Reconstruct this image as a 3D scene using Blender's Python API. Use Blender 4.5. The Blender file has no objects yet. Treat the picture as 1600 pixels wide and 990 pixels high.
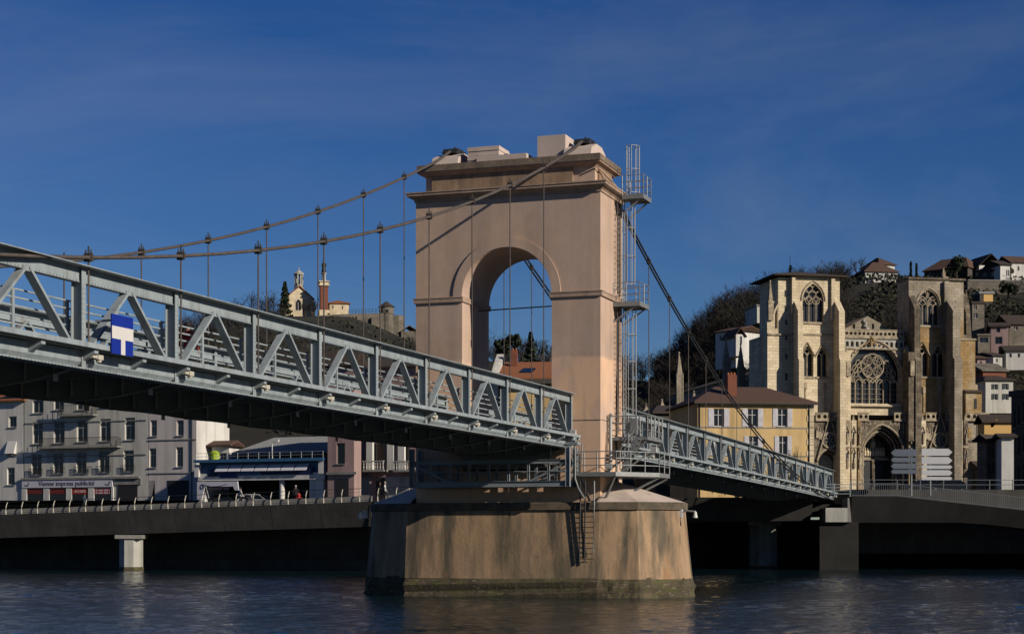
import bpy, bmesh, math, random
from mathutils import Vector, Matrix, noise
from mathutils.geometry import tessellate_polygon
random.seed(7)
R = math.radians
S = bpy.context.scene
COL = S.collection
# ------------------------------------------------------------------ camera, sky, sun, exposure
F, YH, H = 2780.0, 840.0, 3.07          # focal length in photo pixels, horizon row, eye height over the water
cam = bpy.data.cameras.new('camera'); cam.sensor_width = 36.0; cam.lens = F/1600*36
cam.shift_y = (YH-495)/1600; cam.clip_start = .5; cam.clip_end = 9000
co = bpy.data.objects.new('camera', cam); COL.objects.link(co)
co.location = (0, 0, H); co.rotation_euler = (R(90), 0, 0); S.camera = co
TH = R(19)                               # bridge heading, east of the view axis
SUN_A, SUN_E = R(16), R(23.2)
bx_, by_ = math.sin(TH), math.cos(TH)
sx = math.cos(SUN_A)*by_ - math.sin(SUN_A)*bx_
sy = -math.cos(SUN_A)*bx_ - math.sin(SUN_A)*by_
sd = Vector((sx*math.cos(SUN_E), sy*math.cos(SUN_E), math.sin(SUN_E)))
w = bpy.data.worlds.new('World'); S.world = w; w.use_nodes = True
nt = w.node_tree; nt.nodes.clear()
N = nt.nodes.new; L = nt.links.new
out = N('ShaderNodeOutputWorld'); bg = N('ShaderNodeBackground'); sky = N('ShaderNodeTexSky')
sky.sky_type = 'NISHITA'; sky.sun_disc = False; sky.sun_elevation = SUN_E
sky.sun_rotation = math.atan2(sx, sy); sky.altitude = 200; sky.air_density = 1.0; sky.dust_density = .0; sky.ozone_density = 6
tc = N('ShaderNodeTexCoord'); mp = N('ShaderNodeMapping'); mp.inputs['Scale'].default_value = (1.0, 1.0, 3.2); mp.inputs['Rotation'].default_value = (0, R(14), 0)
nz = N('ShaderNodeTexNoise'); nz.inputs['Scale'].default_value = 2.2; nz.inputs['Detail'].default_value = 9; nz.inputs['Roughness'].default_value = .62; nz.inputs['Distortion'].default_value = .7
rp = N('ShaderNodeValToRGB'); rp.color_ramp.elements[0].position = .45; rp.color_ramp.elements[1].position = .85
rp.color_ramp.elements[0].color = (0, 0, 0, 1); rp.color_ramp.elements[1].color = (.2, .2, .2, 1)
mx = N('ShaderNodeMix'); mx.data_type = 'RGBA'; mx.inputs[7].default_value = (6.5, 7.0, 7.6, 1)
L(tc.outputs['Generated'], mp.inputs[0]); L(mp.outputs[0], nz.inputs['Vector']); L(nz.outputs['Fac'], rp.inputs[0])
hs_ = N('ShaderNodeHueSaturation'); hs_.inputs['Saturation'].default_value = 1.2; hs_.inputs['Hue'].default_value = .516; hs_.inputs['Value'].default_value = .97
L(sky.outputs[0], hs_.inputs['Color'])
L(rp.outputs[0], mx.inputs[0]); L(hs_.outputs[0], mx.inputs[6]); L(mx.outputs[2], bg.inputs[0]); L(bg.outputs[0], out.inputs[0])
bg.inputs[1].default_value = .05
sl = bpy.data.lights.new('sun', 'SUN'); sl.energy = 5.0; sl.angle = R(.53); sl.color = (1, .9, .76)
so = bpy.data.objects.new('sun', sl); COL.objects.link(so); so.rotation_euler = sd.to_track_quat('Z', 'Y').to_euler(); so.location = sd*300
S.view_settings.view_transform = 'Standard'; S.view_settings.look = 'None'; S.view_settings.exposure = .2; S.view_settings.gamma = 1
S.view_settings.use_curve_mapping = False

# ------------------------------------------------------------------ materials
MATS = {}
def mat(name, c1, c2=None, scale=1.0, rough=.85, bump=0, bscale=14, metal=0, streak=0, spots=None, spec=.3, tile=None, contrast=.25, low=None, brick=None):
    K = .7; c1 = tuple(v*K for v in c1); c2 = tuple(v*K for v in c2) if c2 else None
    m = bpy.data.materials.new(name); m.use_nodes = True; MATS[name] = m
    t = m.node_tree; n = t.nodes; l = t.links; p = n['Principled BSDF']
    p.inputs['Roughness'].default_value = rough; p.inputs['Metallic'].default_value = metal; p.inputs['Specular IOR Level'].default_value = spec
    g = n.new('ShaderNodeNewGeometry'); vec = g.outputs['Position']
    col = None
    def noise_(sc, det=5, stretch=None, ro=.6):
        x = n.new('ShaderNodeTexNoise'); x.inputs['Scale'].default_value = sc; x.inputs['Detail'].default_value = det; x.inputs['Roughness'].default_value = ro
        if stretch:
            q = n.new('ShaderNodeMapping'); q.inputs['Scale'].default_value = stretch; l.new(vec, q.inputs[0]); l.new(q.outputs[0], x.inputs['Vector'])
        else: l.new(vec, x.inputs['Vector'])
        return x.outputs['Fac']
    def ramp(fac, a, b, ca, cb):
        r = n.new('ShaderNodeValToRGB'); r.color_ramp.elements[0].position = a; r.color_ramp.elements[1].position = b
        r.color_ramp.elements[0].color = (*ca, 1); r.color_ramp.elements[1].color = (*cb, 1); l.new(fac, r.inputs[0]); return r.outputs[0]
    def mix(fac, a, b, mode='MIX'):
        x = n.new('ShaderNodeMix'); x.data_type = 'RGBA'; x.blend_type = mode
        if hasattr(fac, 'links') or not isinstance(fac, (int, float)): l.new(fac, x.inputs[0])
        else: x.inputs[0].default_value = fac
        for k, v in ((6, a), (7, b)):
            if isinstance(v, tuple): x.inputs[k].default_value = (*v, 1)
            else: l.new(v, x.inputs[k])
        return x.outputs[2]
    c2 = c2 or tuple(v*.72 for v in c1)
    col = ramp(noise_(scale, 7), .5-contrast, .5+contrast, c2, c1)
    if streak:
        s = noise_(streak, 6, (1, 1, .08)); col = mix(ramp(s, .45, .75, (0, 0, 0), (.75, .75, .75)), col, tuple(v*.45 for v in c1))
    if brick:     # faint masonry courses
        sx_ = n.new('ShaderNodeSeparateXYZ'); cx_ = n.new('ShaderNodeCombineXYZ'); l.new(vec, sx_.inputs[0]); l.new(sx_.outputs['X'], cx_.inputs[0]); l.new(sx_.outputs['Z'], cx_.inputs[1])
        bt = n.new('ShaderNodeTexBrick'); bt.inputs['Scale'].default_value = 1; bt.inputs['Brick Width'].default_value = brick[0]; bt.inputs['Row Height'].default_value = brick[1]; bt.inputs['Mortar Size'].default_value = .035; bt.inputs['Bias'].default_value = -.1
        bt.inputs['Color1'].default_value = (1, 1, 1, 1); bt.inputs['Color2'].default_value = (.72, .7, .66, 1); bt.inputs['Mortar'].default_value = (.5, .47, .42, 1); l.new(cx_.outputs[0], bt.inputs['Vector']); col = mix(.8, col, bt.outputs['Color'], 'MULTIPLY')
    if low:      # repainted lower part with a ragged edge
        sz_ = n.new('ShaderNodeSeparateXYZ'); l.new(vec, sz_.inputs[0]); ad = n.new('ShaderNodeMath'); ad.operation = 'MULTIPLY_ADD'; ad.inputs[1].default_value = .5
        l.new(noise_(1.2), ad.inputs[0]); l.new(sz_.outputs['Z'], ad.inputs[2]); mr = n.new('ShaderNodeMapRange'); mr.inputs[1].default_value = low[0]+.25; mr.inputs[2].default_value = low[0]+.4; mr.inputs[3].default_value = .75; mr.inputs[4].default_value = 0
        l.new(ad.outputs[0], mr.inputs[0]); col = mix(mr.outputs[0], col, low[1])
    for sp in (spots or []):     # (scale, stretch, lo, hi, colour, amount)
        s = noise_(sp[0], 6, sp[1]); col = mix(ramp(s, sp[2], sp[3], (0, 0, 0), (sp[5],)*3), col, sp[4])
    if tile:
        wv = n.new('ShaderNodeTexWave'); wv.wave_type = 'BANDS'; wv.bands_direction = tile[0]; wv.inputs['Scale'].default_value = tile[1]; wv.inputs['Distortion'].default_value = 1.2; wv.inputs['Detail'].default_value = 2
        l.new(vec, wv.inputs['Vector']); col = mix(.7, col, ramp(wv.outputs['Fac'], .1, .8, tuple(v*.35 for v in c1), c1))
    l.new(col, p.inputs['Base Color'])
    if bump:
        b = n.new('ShaderNodeBump'); b.inputs['Strength'].default_value = bump; b.inputs['Distance'].default_value = .05
        l.new(noise_(bscale, 6), b.inputs['Height']); l.new(b.outputs[0], p.inputs['Normal'])
    return m
mat('plaster', (.66, .465, .335), (.45, .325, .245), .4, .9, .12, 5, streak=.9, spots=[(.35, None, .45, .7, (.42, .31, .255), .8), (.9, (1, 1, .4), .5, .66, (.33, .25, .21), .5), (2.5, (1, 1, .12), .52, .72, (.34, .26, .21), .6)], low=(12.4, (.63, .40, .245)))
mat('plaster_stained', (.46, .31, .20), (.25, .17, .11), .8, .9, .25, 5, streak=2.2, spots=[(1.6, (1, 1, .1), .5, .68, (.10, .075, .055), .8)])
mat('mould', (.52, .37, .27), (.34, .24, .18), 1.2, .9, .2, 8, spots=[(2.2, (1, 1, .2), .52, .75, (.15, .11, .09), .7)])
mat('lichen_stone', (.30, .23, .17), (.13, .10, .08), 1.5, .95, .3, 9, streak=2)
mat('roof_box', (.66, .54, .47), (.55, .45, .39), 1, .9, .1)
mat('pier', (.58, .385, .225), (.34, .23, .14), .6, .92, .3, 6, streak=.9, spots=[(.8, (1, 1, .13), .49, .6, (.055, .052, .04), .9), (.3, (1, 1, .6), .52, .66, (.27, .2, .12), .6), (.22, (1, 1, .3), .54, .64, (.06, .062, .042), .8), (.8, (1, 1, .45), .63, .74, (.26, .10, .035), .7), (2.4, (1, 1, .1), .48, .7, (.13, .10, .07), .65), (5, None, .6, .75, (.08, .07, .05), .5)])
mat('pier_cap', (.70, .58, .50), (.54, .44, .38), 1, .9, .2, 8, spots=[(1.3, None, .55, .75, (.22, .17, .13), .6)])
mat('pier_rim', (.22, .165, .115), (.08, .065, .045), 1.3, .95, .3, 8, spots=[(1.1, None, .5, .65, (.055, .05, .035), .8)])
mat('pier_foot', (.13, .10, .06), (.035, .032, .02), 1.6, .9, .6, 5, spots=[(1.2, (1, 1, 2.2), .5, .62, (.07, .072, .022), .7), (3, (1, 1, 3), .58, .7, (.3, .25, .19), .5)])
mat('steel', (.37, .42, .44), (.27, .315, .335), .9, .5, .05, 20, streak=3, spots=[(1.7, (1, 1, .12), .58, .74, (.16, .125, .095), .55)], spec=.4, contrast=.3)
mat('steel_g', (.28, .32, .345), (.2, .23, .25), 1, .55, spec=.4)
mat('steel_dark', (.13, .15, .16), (.09, .10, .11), 1, .6, spec=.4)
mat('galvanised', (.36, .37, .36), (.26, .27, .27), 2, .45, metal=.4, spec=.5)
mat('galvanised_bright', (.42, .43, .42), (.32, .33, .33), 2, .4, metal=.3)
mat('underside', (.30, .31, .31), (.2, .205, .205), .8, .8)
mat('cable', (.13, .105, .09), (.06, .05, .045), 3, .7)
mat('clamp_iron', (.07, .058, .05), (.035, .03, .027), 3, .7)
mat('iron', (.03, .03, .032), (.02, .02, .02), 3, .6)
mat('cream', (.6, .56, .47), (.45, .42, .34), 3, .6)
mat('sign_blue', (.008, .03, .30), (.006, .025, .27), 2, .5)
mat('sign_white', (.72, .70, .66), (.66, .64, .6), 2, .5)
mat('rust', (.20, .07, .03), (.1, .04, .02), 4, .9)
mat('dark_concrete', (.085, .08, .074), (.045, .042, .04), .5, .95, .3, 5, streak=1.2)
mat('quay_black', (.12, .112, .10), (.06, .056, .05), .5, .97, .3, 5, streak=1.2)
mat('black_concrete', (.032, .03, .028), (.016, .015, .014), .5, .97, .3, 5, streak=1.2)  # plain near-black concrete for the far quay, ramp and pillar
mat('concrete', (.34, .33, .30), (.2, .19, .175), .8, .95, .2, 6, streak=1.3)
mat('pale_concrete', (.50, .49, .44), (.38, .37, .33), .9, .9, .2, 6, streak=1.5)
mat('asphalt', (.06, .06, .06), (.045, .045, .045), 1, .95)
mat('soil', (.05, .045, .03), (.03, .03, .018), .06, 1)
mat('hill', (.032, .027, .018), (.014, .013, .008), .05, 1, spots=[(.12, None, .5, .7, (.032, .034, .014), .7)])
mat('bark', (.085, .068, .052), (.05, .04, .03), 2, .95)
mat('twig', (.042, .035, .027), (.02, .018, .014), .12, .95)
mat('leaf_dark', (.028, .042, .018), (.015, .024, .011), .7, .8)
mat('leaf_ivy', (.034, .038, .016), (.016, .019, .009), .7, .8)
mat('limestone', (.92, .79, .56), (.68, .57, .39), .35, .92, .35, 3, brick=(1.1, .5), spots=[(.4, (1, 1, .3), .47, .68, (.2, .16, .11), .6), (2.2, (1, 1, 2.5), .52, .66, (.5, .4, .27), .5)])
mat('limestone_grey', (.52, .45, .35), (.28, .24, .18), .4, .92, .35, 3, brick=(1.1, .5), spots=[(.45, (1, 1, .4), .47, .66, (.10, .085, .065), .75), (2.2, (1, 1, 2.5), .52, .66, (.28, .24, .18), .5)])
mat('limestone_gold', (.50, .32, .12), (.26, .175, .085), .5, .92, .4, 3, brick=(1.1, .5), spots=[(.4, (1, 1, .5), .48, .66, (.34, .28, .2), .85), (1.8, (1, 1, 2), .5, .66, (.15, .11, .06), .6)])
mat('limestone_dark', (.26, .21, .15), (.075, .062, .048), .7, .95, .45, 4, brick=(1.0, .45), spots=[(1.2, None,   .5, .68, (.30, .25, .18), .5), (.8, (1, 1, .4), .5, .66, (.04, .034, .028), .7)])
mat('carving', (.60, .50, .35), (.14, .115, .085), 1.3, .95, .4, 6)
mat('glass', (.012, .014, .018), (.008, .009, .012), 1, .15, spec=.5)
mat('stained_glass', (.016, .017, .02), (.008, .008, .01), 2, .3, spec=.4)
mat('frame_white', (.60, .59, .56), (.5, .49, .46), 2, .6)
mat('shutter_white', (.66, .65, .69), (.42, .41, .44), 2, .7)
mat('shutter_dark', (.06, .08, .08), (.04, .05, .05), 2, .7)
mat('wall_white', (.78, .76, .71), (.64, .62, .57), .5, .9, .1, 6, streak=1.2)
mat('wall_grey', (.68, .66, .59), (.55, .53, .47), .5, .9, .1, 6, streak=1.4)
mat('wall_mauve', (.70, .64, .61), (.6, .54, .51), .4, .9, .1, 6, streak=1.2)
mat('wall_pink', (.42, .29, .27), (.34, .23, .21), .4, .9, .1, 6, streak=1.2)
mat('wall_yellow', (.72, .51, .24), (.55, .38, .17), .4, .9, .1, 6, streak=1.2)
mat('wall_orange', (.72, .46, .17), (.66, .41, .15), .4, .9, .1, 6)
mat('wall_stone', (.26, .23, .185), (.12, .105, .085), .5, .95, .4, 3, brick=(.9, .45))
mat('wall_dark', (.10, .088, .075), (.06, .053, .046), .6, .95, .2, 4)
mat('brick', (.25, .085, .05), (.16, .06, .036), 1.5, .9, .2, 8)
mat('tile', (.15, .085, .06), (.07, .043, .032), 1.2, .9, .3, 5, tile=('X', 2.6))
mat('tile_orange', (.40, .15, .06), (.26, .10, .045), 1.2, .9, .3, 5, tile=('X', 2.6))
mat('tile_dark', (.085, .062, .048), (.05, .038, .03), 1.2, .9, .3, 5, tile=('X', 5.5))
mat('corrugated', (.32, .33, .33), (.2, .2, .2), 1, .6, tile=('X', 2.6))
mat('station_blue', (.05, .15, .28), (.04, .12, .23), 1, .5)
mat('sign_navy', (.012, .03, .16), (.01, .024, .13), 1, .4)
mat('sign_grey', (.11, .13, .17), (.09, .11, .14), 1, .5)
mat('sign_pale', (.5, .51, .53), (.45, .46, .48), 1, .5)
mat('navy', (.012, .02, .085), (.008, .014, .06), 1, .4)
mat('red', (.42, .03, .025), (.35, .025, .02), 3, .6)
mat('dark_red', (.2, .03, .025), (.15, .022, .018), 3, .6)
mat('banner', (.66, .65, .70), (.58, .57, .62), 1, .8)
mat('ink', (.06, .05, .10), (.05, .04, .08), 1, .8)
mat('lime', (.45, .6, .03), None, 3, .7)
mat('skin', (.45, .28, .2), None, 6, .7)
mat('hair', (.025, .018, .014), None, 6, .8)
mat('hair_pale', (.45, .42, .38), None, 6, .8)
mat('cloth_black', (.02, .02, .023), None, 6, .9)
mat('cloth_red', (.40, .035, .03), None, 6, .9)
mat('cloth_white', (.65, .64, .62), None, 6, .9)
mat('cloth_tan', (.40, .29, .18), None, 6, .9)
mat('cloth_blue', (.035, .05, .09), None, 6, .9)
mat('car_dark', (.02, .022, .028), None, 1, .25, spec=.6)
mat('car_white', (.62, .62, .62), None, 1, .3, spec=.6)
mat('rubber', (.015, .015, .015), None, 2, .9)
mat('lamp_glass', (.6, .6, .55), None, 2, .2)

# ------------------------------------------------------------------ mesh helpers
class MB:
    def __init__(s): s.v = []; s.f = []; s.mi = []; s.cm = 0
    def add(s, vs, fs):
        o = len(s.v); s.v += [tuple(v) for v in vs]; s.f += [tuple(i+o for i in f) for f in fs]; s.mi += [s.cm]*len(fs); return s
    def box(s, x0, x1, y0, y1, z0, z1):
        return s.hexa([(x0,y0,z0),(x1,y0,z0),(x1,y1,z0),(x0,y1,z0),(x0,y0,z1),(x1,y0,z1),(x1,y1,z1),(x0,y1,z1)])
    def hexa(s, p): return s.add(p, [(0,3,2,1),(4,5,6,7),(0,1,5,4),(1,2,6,5),(2,3,7,6),(3,0,4,7)])
    def beam(s, p, q, w, h, up=(0,0,1)):
        p, q = Vector(p), Vector(q); d = (q-p).normalized(); a = d.cross(Vector(up))
        if a.length < 1e-4: a = d.cross(Vector((1,0,0)))
        a.normalize(); c = a.cross(d); a *= w/2; c *= h/2
        return s.hexa([p-a-c, p+a-c, q+a-c, q-a-c, p-a+c, p+a+c, q+a+c, q-a+c])
    def ibeam(s, p, q, side, depth, fw, tf=.02, tw=.015):
        """flanges face +-side, web between them"""
        p, q, sd_ = Vector(p), Vector(q), Vector(side).normalized()
        for k in (-1, 1):
            o = sd_*(depth/2-tf/2)*k; s.beam2(p+o, q+o, sd_, tf, fw)
        return s.beam2(p, q, sd_, depth-2*tf, tw)
    def beam2(s, p, q, sd_, dep, wid):
        d = (q-p).normalized(); a = sd_*(dep/2); c = d.cross(sd_).normalized()*(wid/2)
        return s.hexa([p-a-c, p+a-c, q+a-c, q-a-c, p-a+c, p+a+c, q+a+c, q-a+c])
    def tube(s, pts, r, n=6, closed=False, caps=True):
        pts = [Vector(p) for p in pts]; m = len(pts); rings = []
        if not isinstance(r, (list, tuple)): r = [r]*m
        for i, p in enumerate(pts):
            a = pts[(i-1) % m] if (closed or i > 0) else p; b = pts[(i+1) % m] if (closed or i < m-1) else p
            d = (b-a).normalized(); u = d.cross(Vector((0,0,1)))
            if u.length < .05: u = d.cross(Vector((0,1,0)))
            u.normalize(); v = u.cross(d)
            rings.append([p+(u*math.cos(k*2*math.pi/n+math.pi/n)+v*math.sin(k*2*math.pi/n+math.pi/n))*r[i] for k in range(n)])
        vs = [x for g in rings for x in g]; fs = []
        for i in range(m if closed else m-1):
            j = (i+1) % m
            for k in range(n): fs.append((i*n+k, i*n+(k+1) % n, j*n+(k+1) % n, j*n+k))
        if caps and not closed: fs += [tuple(range(n))[::-1], tuple((m-1)*n+k for k in range(n))]
        return s.add(vs, fs)
    def lathe(s, c, prof, n=12, a0=0, a1=2*math.pi):
        """prof: list of (radius, z); axis vertical through c"""
        full = abs(a1-a0-2*math.pi) < 1e-6; m = n if full else n+1; vs = []; fs = []
        for r, z in prof:
            for k in range(m):
                a = a0+(a1-a0)*k/n; vs.append((c[0]+r*math.cos(a), c[1]+r*math.sin(a), c[2]+z))
        for i in range(len(prof)-1):
            for k in range(n if full else n):
                k2 = (k+1) % m if full else k+1
                fs.append((i*m+k, i*m+k2, (i+1)*m+k2, (i+1)*m+k))
        if full:
            if prof[0][0] > 1e-3: fs.append(tuple(range(m))[::-1])
            if prof[-1][0] > 1e-3: fs.append(tuple((len(prof)-1)*m+k for k in range(m)))
        return s.add(vs, fs)
    def prism(s, poly, y0, y1, holes=()):
        """poly and holes in (x, z); extruded from y0 (towards the viewer) to y1"""
        loops = [list(poly)]+[list(h) for h in holes]
        def area(p): return sum(p[i][0]*p[(i+1) % len(p)][1]-p[(i+1) % len(p)][0]*p[i][1] for i in range(len(p)))
        if area(loops[0]) < 0: loops[0].reverse()
        for h in loops[1:]:
            if area(h) > 0: h.reverse()
        flat = [p for l in loops for p in l]; n = len(flat)
        vs = [(p[0], y0, p[1]) for p in flat]+[(p[0], y1, p[1]) for p in flat]; fs = []
        for t in tessellate_polygon([[Vector((p[0], p[1], 0)) for p in l] for l in loops]):
            a, b, c = t
            A = (flat[b][0]-flat[a][0])*(flat[c][1]-flat[a][1])-(flat[c][0]-flat[a][0])*(flat[b][1]-flat[a][1])
            if abs(A) < 1e-9: continue
            if A < 0: b, c = c, b
            fs.append((a, b, c)); fs.append((a+n, c+n, b+n))
        o = 0
        for l in loops:
            k = len(l)
            for i in range(k): fs.append((o+i, o+i+n, o+(i+1) % k+n, o+(i+1) % k))
            o += k
        return s.add(vs, fs)
    def ext(s, poly, x0, x1):
        """poly in (y, z), extruded along x"""
        n = len(poly); vs = [(x0, p[0], p[1]) for p in poly]+[(x1, p[0], p[1]) for p in poly]
        fs = [tuple(range(n)), tuple(range(n, 2*n))[::-1]]+[(i, i+n, (i+1) % n+n, (i+1) % n) for i in range(n)]
        return s.add(vs, fs)
    def mesh(s, name, mats, smooth=False, off=(0,0,0)):
        me = bpy.data.meshes.new(name); o = Vector(off)
        me.from_pydata([tuple(Vector(v)-o) for v in s.v], [], s.f)
        for k in (mats if isinstance(mats, (list, tuple)) else [mats]): me.materials.append(MATS[k])
        if any(s.mi): me.polygons.foreach_set('material_index', s.mi)
        if smooth: me.polygons.foreach_set('use_smooth', [True]*len(me.polygons))
        me.update()
        bm = bmesh.new(); bm.from_mesh(me); bmesh.ops.recalc_face_normals(bm, faces=bm.faces); bm.to_mesh(me); bm.free()
        return me
    def build(s, name, mats, parent=None, smooth=False, off=(0,0,0), label=None):
        o = bpy.data.objects.new(name, s.mesh(name, mats, smooth, off)); COL.objects.link(o)
        if parent: o.parent = parent
        if label: o['label'] = label
        return o
def thing(name, label, cat, loc=(0,0,0), rz=0, group=None):
    o = bpy.data.objects.new(name, None); COL.objects.link(o); o.empty_display_size = .3
    o.location = loc; o.rotation_euler = (0, 0, rz); o['label'] = label; o['category'] = cat
    if group: o['group'] = group
    return o
def tag(o, label, cat, group=None):
    o['label'] = label; o['category'] = cat
    if group: o['group'] = group
    return o
def struct(o, label=None, kind='structure'):
    o['kind'] = kind
    if label: o['label'] = label
    return o
def inst(name, me, parent, loc=(0,0,0), rot=(0,0,0), scale=(1,1,1)):
    o = bpy.data.objects.new(name, me); COL.objects.link(o); o.parent = parent; o.location = loc; o.rotation_euler = rot; o.scale = scale; return o
def px(x, y, Y):
    return Vector(((x-800)/F*Y, Y, H+(YH-y)*Y/F))
class Face:
    """a vertical plane standing in the place: through photo column x0 at depth Y0, heading ang; gives local (x, z) with z over the water"""
    def __init__(s, x0, Y0, ang):
        s.O = Vector(((x0-800)/F*Y0, Y0)); s.e = Vector((math.cos(ang), math.sin(ang))); s.a = ang
    def x(s, c):
        k = (c-800)/F; return (k*s.O.y-s.O.x)/(s.e.x-k*s.e.y)
    def p(s, c, r, dy=0):
        x = s.x(c); Y = s.O.y+s.e.y*x; return (x, H+(YH-r)*Y/F)
    def root(s, name, label, cat, z=7, group=None):
        s.z0 = z; return thing(name, label, cat, (s.O.x, s.O.y, z), s.a, group)
def pointed(cx, z0, w, zs, n=6, k=1.0):
    """pointed-arch outline, width w, springing zs; k = arc radius / width"""
    r = w*k; pts = [(cx-w/2, z0), (cx+w/2, z0)]
    am = math.acos((r-w/2)/r)
    for i in range(n+1): a = am*i/n; pts.append((cx+w/2-r+r*math.cos(a), zs+r*math.sin(a)))
    for i in range(n-1, -1, -1): a = am*i/n; pts.append((cx-w/2+r-r*math.cos(a), zs+r*math.sin(a)))
    return pts
def rounded(cx, z0, w, zs, n=12, rise=1.0):
    return [(cx-w/2, z0), (cx+w/2, z0)]+[(cx+w/2*math.cos(math.pi*i/n), zs+rise*w/2*math.sin(math.pi*i/n)) for i in range(n+1)]
def rect(x0, z0, x1, z1): return [(x0, z0), (x1, z0), (x1, z1), (x0, z1)]
# ------------------------------------------------------------------ setting: water, ground, hills
def water_material():
    m = bpy.data.materials.new('water'); m.use_nodes = True; MATS['water'] = m
    t = m.node_tree; n = t.nodes; l = t.links; p = n['Principled BSDF']
    p.inputs['Base Color'].default_value = (.004, .012, .017, 1); p.inputs['Roughness'].default_value = .06; p.inputs['IOR'].default_value = 1.33; p.inputs['Specular IOR Level'].default_value = .3
    g = n.new('ShaderNodeNewGeometry'); x = n.new('ShaderNodeTexNoise'); x.inputs['Scale'].default_value = 3.2; x.inputs['Detail'].default_value = 5
    bu = n.new('ShaderNodeBump'); bu.inputs['Strength'].default_value = 1; bu.inputs['Distance'].default_value = .06
    l.new(g.outputs['Position'], x.inputs['Vector']); l.new(x.outputs['Fac'], bu.inputs['Height']); l.new(bu.outputs[0], p.inputs['Normal'])
    return m
water_material()
import numpy as np
rng = np.random.default_rng(5); nx, ny = 420, 400
vv = np.linspace(0, 1, ny+1)**1.35; Yg = 44+(190-44)*vv; uu = np.linspace(-1, 1, nx+1); uu = np.sign(uu)*(np.abs(uu)*.8+.2*np.abs(uu)**9)
Xg = uu[None, :]*(Yg[:, None]*.42); Yg = np.repeat(Yg[:, None], nx+1, 1); Zg = np.zeros_like(Xg)
for i in range(110):                      # wind chop: many small waves round one heading
    lam = .7*4.5**rng.random(); th_ = rng.normal(R(-62), .75); k_ = 2*math.pi/lam; am = .0024*lam**.85*rng.uniform(.4, 1.2)
    ph = k_*(Xg*math.cos(th_)+Yg*math.sin(th_))+rng.uniform(0, 6.28)+1.3*np.sin(Xg*.05*rng.uniform(.5, 1.5)+Yg*.07+rng.uniform(0, 6))
    Zg += am*(np.sin(ph)+.25*np.sin(2*ph))
gust = .45+.55*np.clip(np.sin(Xg*.045+1.2*np.sin(Yg*.06+1))*np.sin(Yg*.11+.8*np.sin(Xg*.03))+.6, 0, 1.3)
Zg *= gust; ed = np.minimum(1, (1-np.abs(uu))[None, :]*12); Zg *= ed
m = MB(); m.v = [tuple(q) for q in np.stack([Xg, Yg, Zg], -1).reshape(-1, 3).tolist()]
m.f = [(j*(nx+1)+i, j*(nx+1)+i+1, (j+1)*(nx+1)+i+1, (j+1)*(nx+1)+i) for j in range(ny) for i in range(nx)]; m.mi = [0]*len(m.f)
me = bpy.data.meshes.new('river_water'); me.from_pydata(m.v, [], m.f); me.materials.append(MATS['water']); me.polygons.foreach_set('use_smooth', [True]*len(m.f)); me.update()
wo = bpy.data.objects.new('river_water', me); COL.objects.link(wo); struct(wo, 'dark rippled river water')
m = MB()
for s in (-1, 1): m.add([(s*44*.42, 44, 0), (s*900, 44, 0), (s*900, 190, 0), (s*190*.42, 190, 0)], [(0, 1, 2, 3)])
m.add([(-900, 10, 0), (900, 10, 0), (900, 44, 0), (-900, 44, 0)], [(0, 1, 2, 3)])
struct(m.build('river_water', 'water'), 'river water beyond the view')
m = MB().box(-5000, 5000, -3000, 6000, -4, -3); struct(m.build('ground', 'soil'))
m = MB(); m.add([(-900, -300, 1.2), (900, -300, 1.2), (900, 12, 1.2), (-900, 12, 1.2), (-900, 24, -2), (900, 24, -2)], [(0, 1, 2, 3), (3, 2, 5, 4)])
struct(m.build('riverbank', 'soil'))
HC = [(-700, 650), (-300, 640), (0, 622), (150, 600), (230, 560), (300, 535), (440, 503), (560, 500), (650, 535), (720, 560), (800, 572), (900, 580), (1000, 600), (1040, 592), (1080, 540), (1130, 503), (1200, 478), (1290, 458), (1340, 447), (1500, 446), (1600, 446), (1900, 436), (2400, 470)]
def ridge(X):
    c = 800+X*F/460
    if c <= HC[0][0]: y = HC[0][1]
    elif c >= HC[-1][0]: y = HC[-1][1]
    else:
        for (a, ya), (b, yb) in zip(HC, HC[1:]):
            if a <= c <= b: k = (c-a)/(b-a); k = k*k*(3-2*k); y = ya+(yb-ya)*k; break
    return H+(YH-y)*460/F
def terrain(X, Y):
    k = min(1, max(0, (Y-(255 if X < 40 else 285))/(460-(255 if X < 40 else 285)))); k = k*k*(3-2*k)
    z = 7+(ridge(X)-7)*k
    if Y > 460: z -= (Y-460)*.02
    a = min(1, max(0, (Y-290)/60))
    return z+a*2.2*noise.noise(Vector((X*.03, Y*.03, 3)))
m = MB(); nx, ny = 150, 70
def gy(j): return 186+(j/ny)**1.6*1400
for j in range(ny+1):
    for i in range(nx+1):
        X = -500+1000*i/nx; Y = gy(j); m.v.append((X*(1 if Y < 500 else 1+(Y-500)/700), Y, terrain(X, Y)))
for j in range(ny):
    for i in range(nx): m.f.append((j*(nx+1)+i, j*(nx+1)+i+1, (j+1)*(nx+1)+i+1, (j+1)*(nx+1)+i)); m.mi.append(0)
struct(m.build('hillside', 'hill', smooth=True), 'dark wooded hills behind the town')

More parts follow.
